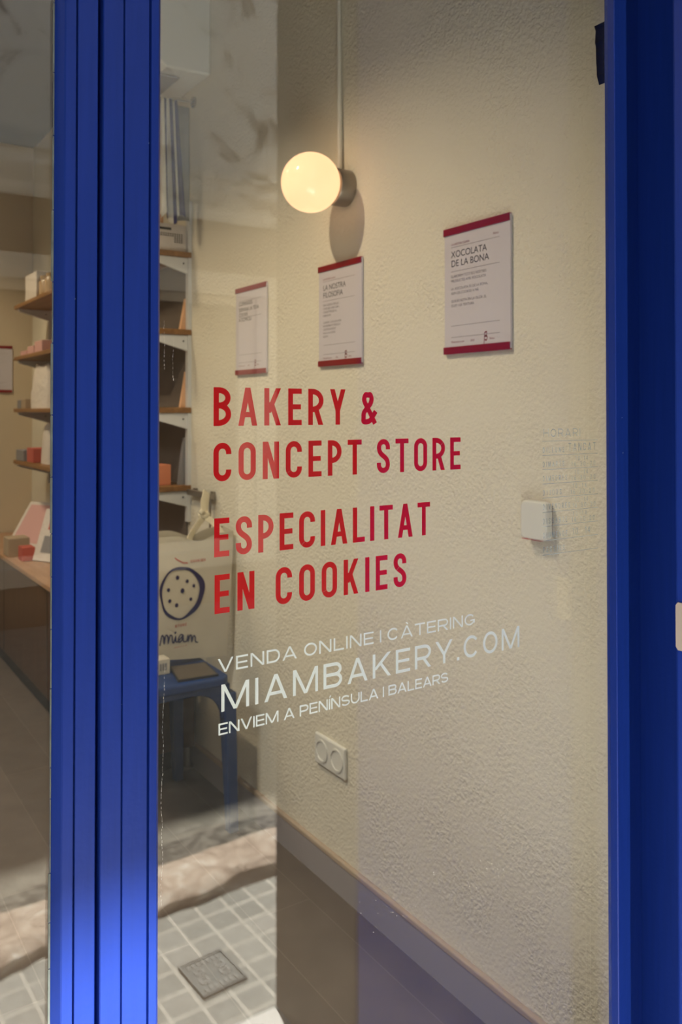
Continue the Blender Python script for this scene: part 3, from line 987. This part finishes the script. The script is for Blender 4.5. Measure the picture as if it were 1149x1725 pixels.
# globe wall light
lamp = thing('globe_wall_light', 'glowing round opal globe wall light above the middle poster', 'wall light', (WX, 1.814, 1.842))
bm = B(); lathe(bm, (WX, 1.814, 1.842), [(.048, 0.0), (.048, -.040), (.046, -.044), (.040, -.046)], 'x', 40); obj('holder', bm, M['nickel'], lamp, smooth=True, label='brushed metal lamp holder')
bm = B(); sphere(bm, (1.110, 1.814, 1.842), .0755, 48, 32); obj('globe', bm, M['globe'], lamp, smooth=True, label='lit opal glass globe')
bm = B(); tube(bm, [(WX - .008, 1.838, 2.83), (WX - .008, 1.838, 2.4), (WX - .009, 1.834, 2.1), (WX - .010, 1.830, 1.888)], .0066)
obj('cable_conduit', bm, M['conduit'], smooth=True, label='thin pale cable conduit running up the wall from the globe light', cat='conduit')

# double socket
so = thing('power_socket', 'white double power socket low on the plaster wall', 'socket', (WX, 1.882, .300))
bm = B(); box(bm, WX - .010, WX, 1.808, 1.956, .302, .384); obj('plate', bm, M['white'], so, bevel=.004)
for yc in (1.919, 1.845):
    bm = B(); lathe(bm, (WX - .0098, yc, .343), [(.030, 0), (.030, -.003), (.025, -.003), (.0225, .006)], 'x', 28)
    s_ = obj('outlet', bm, M['white'], so, smooth=True)
    bm = B()
    for dz in (-.0095, .0095):
        lathe(bm, (WX - .0042, yc + dz, .343), [(.0025, 0), (.0025, -.0008)], 'x', 10)
    obj('pin_holes', bm, M['black'], s_)

# white control box
co = thing('wall_control_box', 'white rounded square control box on the plaster wall near the door frame', 'control box', (WX, 1.1385, 1.012))
def rrect(y0, y1, z0, z1, r, n=6):
    pts = []
    for cy, cz, a in ((y1 - r, z1 - r, 0), (y0 + r, z1 - r, 90), (y0 + r, z0 + r, 180), (y1 - r, z0 + r, 270)):
        pts += arc(cy, cz, r, r, a, a + 90, n)
    return pts
bm = B(); prism(bm, rrect(1.105, 1.172, 1.012, 1.086, .012), 'x', WX - .022, WX - .004); obj('cover', bm, M['white'], co, smooth=True, bevel=.003)
bm = B(); prism(bm, rrect(1.109, 1.168, 1.016, 1.082, .010), 'x', WX - .004, WX); obj('backplate', bm, M['tanbox'], co)
bm = B()
rnd = random.Random(5)
for k in range(9):
    y = 1.168 - k * .0062
    box(bm, WX - .0225, WX - .0215, y - .0058, y, 1.0118 - rnd.uniform(0, .0008), 1.0122 + rnd.uniform(0, .0006))
obj('mark', bm, M['redink'], co, label='red smear along the lower edge')

# ------------------------------------------------------------------ shelves along the wall
SH = [1.833, 1.553, 1.272, .992]
where = ['top shelf', 'second shelf from the top', 'third shelf from the top', 'lowest shelf']
SX0 = 1.035
for k, z in enumerate(SH):
    t = thing('wall_shelf', 'brown wooden wall shelf on white brackets, ' + ['topmost of four', 'second from the top', 'third from the top', 'lowest, above the tote bag'][k], 'shelf', (WX, 3.8, z - .022), 'bracketed shelves on the plaster wall')
    obj('board', boxm(SX0, WX - .001, 2.815, 4.80, z - .020, z), M['board'], t, bevel=.002)
    for y in (2.822, 3.78, 4.74):
        bm = B()
        prism(bm, [(SX0 + .01, z - .021), (WX - .012, z - .021), (WX - .012, z - .078), (SX0 + .01, z - .033)], 'y', y, y + .012)
        b_ = obj('bracket', bm, M['bracket'], t, bevel=.001)
        bm = B(); lathe(bm, (WX - .030, y, z - .042), [(.0032, 0), (.0032, -.002)], 'y', 10); obj('screw', bm, M['black'], b_)
for y, nm in ((2.818, 'nearest'), (3.776, 'middle'), (4.736, 'farthest')):
    obj('shelf_upright', boxm(WX - .014, WX, y, y + .022, .86, 2.02), M['bracket'], label='white slotted steel upright holding the shelves, %s of three' % nm, cat='upright', group='shelf uprights')

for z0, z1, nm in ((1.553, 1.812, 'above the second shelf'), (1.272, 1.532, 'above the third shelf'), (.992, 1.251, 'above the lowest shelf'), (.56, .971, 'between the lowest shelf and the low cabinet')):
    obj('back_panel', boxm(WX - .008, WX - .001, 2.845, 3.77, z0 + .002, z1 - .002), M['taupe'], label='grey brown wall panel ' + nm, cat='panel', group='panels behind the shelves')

# things on the near end of the shelves
bx_ = thing('printed_box', 'cream printed box with rows of small marks on the top shelf', 'box', (1.125, 2.90, 1.833))
obj('body', boxm(1.04, 1.206, 2.835, 2.96, 1.833, 1.932), M['whitebag'], bx_, bevel=.004)
bm = B()
box(bm, 1.075, 1.148, 2.834, 2.835, 1.909, 1.918)
for i in range(14):
    for j in range(5):
        if i > 9 or j > 2:
            box(bm, 1.075 + i * .0085, 1.080 + i * .0085, 2.834, 2.835, 1.878 + j * .007 - .012, 1.882 + j * .007 - .012)
obj('printed_marks', bm, M['black'], bx_)
obj('small_carton', boxm(1.085, 1.125, 2.85, 2.89, 1.932, 1.965), M['peach'], label='small orange carton on top of the cream printed box', cat='carton', bevel=.002)
def leaning_card(z, y, w, h, m, label, name='leaning_card'):
    bm = B(); prism(bm, [(WX - .034, z), (WX - .009, z), (WX - .009, z + h), (WX - .013, z + h)], 'y', y, y + w)
    obj(name, bm, m, label=label, cat='card')
leaning_card(1.553, 2.84, .018, .115, M['peach'], 'peach card leaning on the wall on the second shelf')
leaning_card(1.272, 2.84, .014, .13, M['peach'], 'peach card leaning on the wall on the third shelf')
leaning_card(.992, 2.85, .02, .17, M['greybox'], 'dark grey card leaning on the wall on the lowest shelf')
obj('orange_box', boxm(1.06, 1.160, 2.86, 2.95, .992, 1.066), M['orange'], label='orange card box at the near end of the lowest shelf', cat='box', bevel=.002)

# things on the far end of the shelves, seen left of the blue frame
def pbag(x0, x1, y0, y1, z0, h, m, label, name, seed=1, cat='bag'):
    rnd = random.Random(seed)
    bm = B()
    rings = []
    for k in range(7):
        t = k / 6
        sq = 1 - .35 * t ** 2
        ring = []
        for i in range(16):
            a = 2 * math.pi * i / 16
            ca, sa = math.cos(a), math.sin(a)
            e = .55
            px = math.copysign(abs(ca) ** e, ca); py = math.copysign(abs(sa) ** e, sa)
            ring.append(bm.verts.new(((x0 + x1) / 2 + px * (x1 - x0) / 2 * sq * (1 + rnd.uniform(-.05, .05)), (y0 + y1) / 2 + py * (y1 - y0) / 2 * (1 - .15 * t) * (1 + rnd.uniform(-.04, .04)), z0 + h * t + (rnd.uniform(-.012, .012) if k > 1 else 0))))
        rings.append(ring)
    for k in range(6):
        for i in range(16):
            bm.faces.new((rings[k][i], rings[k][(i + 1) % 16], rings[k + 1][(i + 1) % 16], rings[k + 1][i]))
    bm.faces.new(rings[0]); bm.faces.new(rings[-1])
    bmesh.ops.recalc_face_normals(bm, faces=bm.faces)
    return obj(name, bm, m, smooth=True, label=label, cat=cat, angle=60)
obj('gift_box', boxm(1.07, 1.17, 4.46, 4.70, 1.833, 1.985), M['whitebag'], label='white gift box at the far end of the top shelf', cat='box', bevel=.004)
for i, (y, lb) in enumerate(((4.40, 'farther'), (4.29, 'nearer'))):
    j = thing('glass_jar', 'gold lidded amber jar on the top shelf, %s one by the gift box' % lb, 'jar', (1.11, y, 1.833), 'amber jars on the top shelf')
    bm = B(); lathe(bm, (1.11, y, 1.833), [(.036, 0), (.040, .004), (.040, .085), (.032, .098)], 'z', 20); obj('body', bm, M['jar'], j, smooth=True)
    bm = B(); lathe(bm, (1.11, y, 1.931), [(.034, 0), (.034, .018), (.031, .020)], 'z', 20); obj('lid', bm, M['gold'], j, smooth=True)
for i, (y0, y1, h, m, lb) in enumerate(((4.62, 4.76, .030, 'pinkbox', 'flat pink box nearest the shelf end'), (4.47, 4.60, .045, 'pinkbox', 'pink box in the middle of three'), (4.30, 4.45, .062, 'pinkbox', 'tallest pink box of three'))):
    obj('pink_box', boxm(1.06, 1.18, y0, y1, 1.553, 1.553 + h), M[m], label=lb + ' on the second shelf', cat='box', group='pink boxes on the second shelf', bevel=.003)
obj('dark_box', boxm(1.05, 1.12, 4.70, 4.78, 1.272, 1.318), M['greybox'], label='small dark box at the far end of the third shelf', cat='box', bevel=.002)
obj('tan_box', boxm(1.05, 1.12, 4.60, 4.69, 1.272, 1.322), M['tanbox'], label='small tan box beside the dark box on the third shelf', cat='box', bevel=.002)
pbag(1.05, 1.19, 4.22, 4.56, 1.272, .22, M['whitebag'], 'crumpled white bag standing on the third shelf', 'paper_bag', 4)
obj('grey_box', boxm(1.045, 1.13, 4.62, 4.78, .992, 1.05), M['greybox'], label='grey box at the far end of the lowest shelf', cat='box', bevel=.003)
obj('red_box', boxm(1.06, 1.15, 4.47, 4.60, .992, 1.066), M['redbox'], label='red box beside the grey box on the lowest shelf', cat='box', bevel=.003)
pbag(1.08, 1.18, 4.28, 4.42, .992, .20, M['whitebag'], 'tall pale bag behind the red box on the lowest shelf', 'paper_bag', 9)

# low cabinet under the shelves
cab = thing('low_cabinet', 'long low brown cabinet with tan top under the wall shelves', 'cabinet', (1.05, 3.9, 0))
obj('body', boxm(.895, WX - .016, 2.74, 5.15, .085, .530), M['cabinet'], cab, bevel=.002)
obj('worktop', boxm(.888, WX - .015, 2.733, 5.155, .530, .550), M['cabtop'], cab, bevel=.002)
obj('plinth', boxm(.925, WX - .016, 2.80, 5.15, 0, .085), M['toekick'], cab)
for x, y in ((.93, 2.768), (1.185, 2.768)):
    bm = B(); lathe(bm, (x, y, 0), [(.022, 0), (.022, .008), (.013, .012), (.013, .085)], 'z', 16); obj('foot', bm, M['nickel'], cab, smooth=True)
for y in (3.52, 4.33):
    bm = B(); box(bm, .8935, .895, y, y + .003, .09, .525); obj('door_gap', bm, M['toekick'], cab)
# things on the cabinet
def leaning_frame(name, cx, cy, z, w, h, tilt, rz, mf, mp, label, cat, extra=None):
    t = thing(name, label, cat, (cx, cy, z))
    Mx = Matrix.Translation((cx, cy, z + .0125 * math.sin(R(tilt)))) @ Matrix.Rotation(R(rz), 4, 'Z') @ Matrix.Rotation(R(-tilt), 4, 'X')
    def bb(x0, x1, y0, y1, z0, z1):
        bm = B(); box(bm, x0, x1, y0, y1, z0, z1)
        bmesh.ops.transform(bm, matrix=Mx, verts=bm.verts)
        return bm
    obj('panel', bb(-w / 2, w / 2, 0, .012, 0, h), mf, t, bevel=.002)
    obj('picture', bb(-w / 2 + .018, w / 2 - .018, -.001, 0, .02, h - .02), mp, t)
    if extra:
        for q, m in extra:
            obj('printed_block', bb(*q), m, t)
    return t
leaning_frame('price_card', 1.02, 4.02, .550, .20, .25, 20, -62, M['whitebag'], M['whitebag'], 'white card with red and dark print leaning on the low cabinet', 'card',
              (((-.05, .04, -.002, -.001, .15, .20), M['redbox']), ((-.06, .05, -.002, -.001, .04, .12), M['greybox'])))
leaning_frame('picture_book', 1.03, 4.52, .550, .24, .27, 38, -58, M['whitebag'], M['pinkbox'], 'tilted pink covered book lying farther along the low cabinet', 'book')
obj('tan_carton', boxm(.90, 1.00, 4.27, 4.38, .550, .640), M['tanbox'], label='tan carton on the low cabinet in front of the pink book', cat='carton', bevel=.003)
obj('red_carton', boxm(.93, .99, 4.12, 4.20, .550, .615), M['redbox'], label='small red carton on the low cabinet beside the white card', cat='carton', bevel=.003)

# air conditioner high on the wall
ac = thing('air_conditioner', 'white wall air conditioner high above the shelves', 'air conditioner', (WX, 3.05, 2.42))
bm = B(); prism(bm, [(WX, 2.425), (1.06, 2.420), (1.012, 2.455), (1.005, 2.52), (1.02, 2.70), (1.05, 2.72), (WX, 2.72)], 'y', 2.66, 3.50); obj('casing', bm, M['offwhite'], ac, bevel=.008, segs=3)
bm = B(); prism(bm, [(1.05, 2.418), (1.13, 2.421), (1.13, 2.414), (1.05, 2.410)], 'y', 2.72, 3.44); obj('air_flap', bm, M['greybox'], ac)

# peg with striped cloth and grey bag
pg = thing('coat_peg', 'chrome coat peg on the wall above the shelves', 'peg', (WX, 2.80, 2.37))
bm = B(); lathe(bm, (WX, 2.80, 2.374), [(.020, 0), (.020, -.006), (.012, -.010)], 'x', 24); obj('rose', bm, M['chrome'], pg, smooth=True)
bm = B(); tube(bm, [(WX - .008, 2.80, 2.374), (1.17, 2.80, 2.374), (1.13, 2.80, 2.366), (1.09, 2.80, 2.352), (1.05, 2.80, 2.362)], .006); obj('arm', bm, M['chrome'], pg, smooth=True)
def cloth(name, fn, nu, nv, m, label, cat, uvw):
    bm = B()
    uvl = bm.loops.layers.uv.new('UVMap')
    G = [[bm.verts.new(fn(i / nu, j / nv)) for i in range(nu + 1)] for j in range(nv + 1)]
    for j in range(nv):
        for i in range(nu):
            f = bm.faces.new((G[j][i], G[j][i + 1], G[j + 1][i + 1], G[j + 1][i]))
            for lp, (a, b) in zip(f.loops, ((i, j), (i + 1, j), (i + 1, j + 1), (i, j + 1))):
                lp[uvl].uv = (a / nu * uvw, b / nv)
    o = obj(name, bm, m, smooth=True, label=label, cat=cat, angle=80)
    md = o.modifiers.new('thickness', 'SOLIDIFY'); md.thickness = .002
    return o
def strip(u, v):
    wd = .030 + .012 * v
    x = 1.118 + (u - .5) * wd * 2 + .016 * v
    return (x, 2.786 - .012 * math.sin(u * 14) * (.3 + v), 2.362 - v * (.425 - .02 * math.sin(u * 9)))
cloth('striped_cloth', strip, 40, 16, M['stripe'], 'blue and white striped cloth hanging from the coat peg', 'cloth', .13)
def gsh(u, v):
    return (1.140 + u * .072, 2.825 + .012 * math.sin(u * 6) * v, 2.36 - v * .415)
cloth('grey_bag', gsh, 12, 10, M['greycloth'], 'plain grey cloth bag hanging behind the striped cloth', 'bag', .2)

# ------------------------------------------------------------------ tote bag on a hook, stool below
hk = thing('bag_hook', 'grey metal hook rail below the lowest shelf, holding the tote bag', 'hook', (WX, 2.69, .97))
bm = B()
box(bm, WX - .026, WX - .010, 2.60, 2.80, .960, .980)
obj('bar', bm, M['nickel'], hk, bevel=.002)
bm = B(); box(bm, WX - .010, WX, 2.612, 2.632, .955, .985); obj('bracket', bm, M['nickel'], hk)
bm = B(); box(bm, WX - .010, WX, 2.76, 2.78, .955, .985); obj('bracket', bm, M['nickel'], hk)
bm = B(); tube(bm, [(WX - .018, 2.616, .960), (WX - .018, 2.617, .80)], .004, 8); obj('hanging_rod', bm, M['nickel'], hk, smooth=True)

bag = thing('tote_bag', 'cream canvas tote bag printed with a blue cookie, hanging over the blue stool', 'bag', (1.0, 2.47, .50))
BX0, BX1, BZ0, BZ1 = .77, 1.206, .500, .872
def by(x, z):
    u = (x - BX0) / (BX1 - BX0); v = (z - BZ0) / (BZ1 - BZ0)
    return 2.452 - .020 * math.sin(math.pi * min(1, max(0, u))) * (.5 + .5 * math.sin(math.pi * min(1, max(0, v)))) + .006 * math.sin(9 * u + 3 * v)
def bag_pt(u, v):
    x = BX0 + (BX1 - BX0) * u
    x -= .020 * (1 - v) * max(0, (u - .5) * 2)
    z = BZ0 + .02 * (1 - u) * (1 - v) - .028 * u * (1 - v) + (BZ1 - BZ0) * v - .022 * math.exp(-((u - .72) / .10) ** 2) * v ** 6
    return (x, by(x, z), z)
bm = B()
nu, nv = 36, 28
front = [[bm.verts.new(bag_pt(i / nu, j / nv)) for i in range(nu + 1)] for j in range(nv + 1)]
def back_pt(u, v):
    p = bag_pt(u, v)
    return (p[0] - .012 * u, p[1] + .05 + .012 * math.sin(3 * v), p[2] + .012)
back = [[bm.verts.new(back_pt(i / nu, j / nv)) for i in range(nu + 1)] for j in range(nv + 1)]
for j in range(nv):
    for i in range(nu):
        bm.faces.new((front[j][i], front[j][i + 1], front[j + 1][i + 1], front[j + 1][i]))
        bm.faces.new((back[j][i], back[j + 1][i], back[j + 1][i + 1], back[j][i + 1]))
    bm.faces.new((front[j][nu], back[j][nu], back[j + 1][nu], front[j + 1][nu]))
    bm.faces.new((front[j][0], front[j + 1][0], back[j + 1][0], back[j][0]))
for i in range(nu):
    bm.faces.new((front[0][i], back[0][i], back[0][i + 1], front[0][i + 1]))
obj('body', bm, M['canvas'], bag, smooth=True, angle=50)
def strap(name, pts, w):
    bm = B()
    P = catmull([Vector(p) for p in pts], 8)
    prev = None
    for i, p in enumerate(P):
        t = (P[min(i + 1, len(P) - 1)] - P[max(i - 1, 0)]).normalized()
        a = t.cross(Vector((0, 1, 0))).normalized()
        row = [bm.verts.new(p + a * s * w / 2 + Vector((0, d, 0))) for s, d in ((-1, 0), (1, 0), (1, .004), (-1, .004))]
        if prev:
            for k in range(4):
                bm.faces.new((prev[k], prev[(k + 1) % 4], row[(k + 1) % 4], row[k]))
        prev = row
    bmesh.ops.recalc_face_normals(bm, faces=bm.faces)
    return obj(name, bm, M['strap'], bag, smooth=True, angle=50)
KN = (1.148, 2.545, .915)
strap('handle', [(1.050, by(1.05, .83), .840), (1.070, 2.475, .862), (1.105, 2.51, .885), KN, (1.170, 2.58, .950), (1.184, 2.60, .985)], .020)
strap('handle', [(1.182, by(1.18, .83), .840), (1.176, 2.475, .868), (1.165, 2.51, .895), (1.150, 2.543, .917), (1.160, 2.575, .955), (1.180, 2.60, .990)], .020)
bm = B(); sphere(bm, KN, .019, 20, 12, (1.15, .8, .8)); sphere(bm, (KN[0] - .012, KN[1] - .008, KN[2] + .014), .010, 14, 10); obj('knot', bm, M['strap'], bag, smooth=True)
onb = lambda x, z: (x, by(x, z) - .0018, z)
ring = []
wr = []
for k in range(64):
    a = 2 * math.pi * k / 64
    wob = 1 + .03 * math.sin(3 * a + 1) + .012 * math.sin(7 * a)
    ring.append((1.022 + .071 * math.cos(a) * wob, .697 + .077 * math.sin(a) * wob))
    wr.append(.0078 + .0105 * max(0, math.cos(a - R(-5))) ** 1.5 + .002 * math.sin(5 * a))
pen = Pen(0, 0, 1, 1)
pen.path(ring, wr, True)
for x, z, r_ in ((1.010, .745, .0062), (1.043, .730, .0055), (.978, .712, .0055), (1.026, .703, .0072), (1.066, .713, .0052), (.982, .678, .0055), (1.005, .662, .0060), (1.055, .673, .0055)):
    pen.poly([(x + r_ * math.cos(k * .6283), z + r_ * 1.1 * math.sin(k * .6283)) for k in range(10)])
obj('cookie_print', polys_bm(pen.polys, onb), M['navy'], bag, label='dark blue drawn cookie with chips')
pen = Pen(0, 0, 1, 1)
mi = [(.952, .545), (.957, .575), (.963, .570), (.965, .550), (.969, .574), (.976, .571), (.978, .550), (.983, .572), (.990, .569), (.992, .552), (.997, .549), (1.002, .567), (1.003, .552), (1.008, .549), (1.014, .553), (1.026, .566), (1.019, .569), (1.012, .558), (1.014, .547), (1.023, .551), (1.028, .565), (1.029, .548), (1.035, .545), (1.041, .547), (1.045, .562), (1.046, .544), (1.052, .561), (1.058, .558), (1.059, .541), (1.065, .557), (1.071, .553), (1.073, .538), (1.082, .534)]
pen.path([tuple(v) for v in catmull([Vector(q) for q in mi], 4)], .0042)
pen.poly([(.997, .580), (1.003, .583), (1.005, .577), (.999, .574)])
obj('script_print', polys_bm(pen.polys, onb), M['navy'], bag, label='small dark blue handwritten word')
for q in (('COOKIES', 1.055, 1.106, .786, .0085, .7, .2, False, .4), ('STORE', 1.000, 1.040, .594, .0085, .7, .2, False, .4), ('MIAMBAKERY.COM', .998, 1.042, .531, .0032, .7, .16, False, .4)):
    obj('red_print', polys_bm(text_polys(*q), onb), M['redink'], bag)
bm = B()
pen = Pen(0, 0, 1, 1)
pen.path([(1.003, .806), (1.010, .800), (1.018, .795), (1.030, .788), (1.046, .786)], .004)
polys_bm(pen.polys, onb, bm)
obj('red_print', bm, M['redink'], bag)

st = thing('plastic_stool', 'blue plastic stool standing under the cream tote bag', 'stool', (.92, 2.49, 0))
bm = B(); prism(bm, [(.735, 2.285), (.755, 2.265), (1.085, 2.255), (1.105, 2.275), (1.112, 2.69), (1.095, 2.71), (.75, 2.71), (.73, 2.69)], 'z', .445, .475); obj('seat', bm, M['stool'], st, bevel=.008, segs=3)
def apron(axis, a0, a1, c):
    w_ = .085
    top = .447
    def curve(s, x):
        return [(x + s * (w_ * (1 - math.cos(R(t)))), .345 + .082 * math.sin(R(t))) for t in range(0, 91, 15)]
    poly = [(a0, top), (a0, .345)] + curve(1, a0 + .028) + list(reversed(curve(-1, a1 - .028))) + [(a1, .345), (a1, top)]
    bm = B(); prism(bm, poly, axis, c - .007, c + .007)
    return bm
for ax, a0, a1, c in (('y', .742, 1.112, 2.283), ('y', .742, 1.125, 2.695), ('x', 2.28, 2.70, .748), ('x', 2.28, 2.70, 1.105)):
    obj('apron', apron(ax, a0, a1, c), M['stool'], st, bevel=.003)
for sx, sy in ((1, -1), (1, 1), (-1, -1), (-1, 1)):
    tx = 1.108 if sx > 0 else .748; ty = 2.288 if sy < 0 else 2.69
    bx2 = 1.124 if sx > 0 else .730; by2 = 2.286 if sy < 0 else 2.702
    bm = B()
    rings = []
    for z, hx, hy in ((0.0, .0155, .0155), (.2, .018, .018), (.42, .021, .021)):
        t = z / .42
        x = bx2 + (tx - bx2) * t; y = by2 + (ty - by2) * t
        rings.append([bm.verts.new((x + a * hx, y + b * hy, z)) for a, b in ((-1, -1), (1, -1), (1, 1), (-1, 1))])
    for i in range(2):
        for k in range(4):
            bm.faces.new((rings[i][k], rings[i][(k + 1) % 4], rings[i + 1][(k + 1) % 4], rings[i + 1][k]))
    bm.faces.new(rings[0]); bm.faces.new(rings[-1])
    bmesh.ops.recalc_face_normals(bm, faces=bm.faces)
    obj('leg', bm, M['stool'], st, bevel=.004)
bd = thing('framed_board', 'brown board with a black edge lying on the blue stool seat', 'board', (1.015, 2.34, .475))
q = [(.979, 2.424), (1.088, 2.404), (1.072, 2.272), (.949, 2.283)]
bm = B(); prism(bm, q, 'z', .475, .481); obj('frame', bm, M['black'], bd)
qc = (sum(p[0] for p in q) / 4, sum(p[1] for p in q) / 4)
bm = B(); prism(bm, [(qc[0] + (x - qc[0]) * .93, qc[1] + (y - qc[1]) * .92) for x, y in q], 'z', .481, .4815); obj('panel', bm, M['slate'], bd)
cb = thing('small_box', 'small cream printed box on the blue stool under the tote bag', 'box', (.86, 2.40, .475))
obj('body', boxm(.775, .962, 2.375, 2.425, .475, .520), M['canvas'], cb, bevel=.002)
bm = B()
for k in range(3):
    box(bm, .930 + k * .008, .935 + k * .008, 2.3742, 2.375, .487, .508)
obj('printed_marks', bm, M['greybox'], cb)

# ------------------------------------------------------------------ ceiling spots that light the shop, plus added fill panels
for k, (p, e, rad) in enumerate(LAMP_SPOTS):
    t = thing('ceiling_spotlight', 'small white ceiling spotlight over the shop floor, %s from the door' % ('first', 'second', 'third')[k], 'spotlight', p, 'ceiling spotlights')
    bm = B()
    for r_, z0, z1 in ((.042, .03, .11),):
        lathe(bm, p, [(.042, .02), (.042, .11), (.036, .11), (.036, .04), (.036, .02)], 'z', 24)
    obj('housing', bm, M['offwhite'], t, smooth=True)
    ld = bpy.data.lights.new('lamp', 'SPOT')
    ld.energy = e
    ld.color = LAMP_COLOUR
    ld.shadow_soft_size = rad
    ld.spot_size = R(130)
    ld.spot_blend = .55
    lo = bpy.data.objects.new('lamp', ld)
    COL.objects.link(lo)
    lo.parent = t
    lo.location = (0, 0, -.02)
for k, (p, e) in enumerate(FILL_PANELS):  # unseen panels added to raise the even light on the plaster wall
    t = thing('fill_panel_light', 'square fill light panel added unseen under the shop ceiling, %s from the door' % ('nearer' if k == 0 else 'farther'), 'fill light', p, 'added fill lights')
    obj('housing', boxm(p[0] - .32, p[0] + .32, p[1] - .32, p[1] + .32, p[2] + .005, p[2] + .04), M['offwhite'], t)
    ld = bpy.data.lights.new('lamp', 'AREA')
    ld.shape = 'SQUARE'
    ld.size = .6
    ld.spread = R(125)
    ld.energy = e
    ld.color = FILL_COLOUR
    lo = bpy.data.objects.new('lamp', ld)
    COL.objects.link(lo)
    lo.parent = t
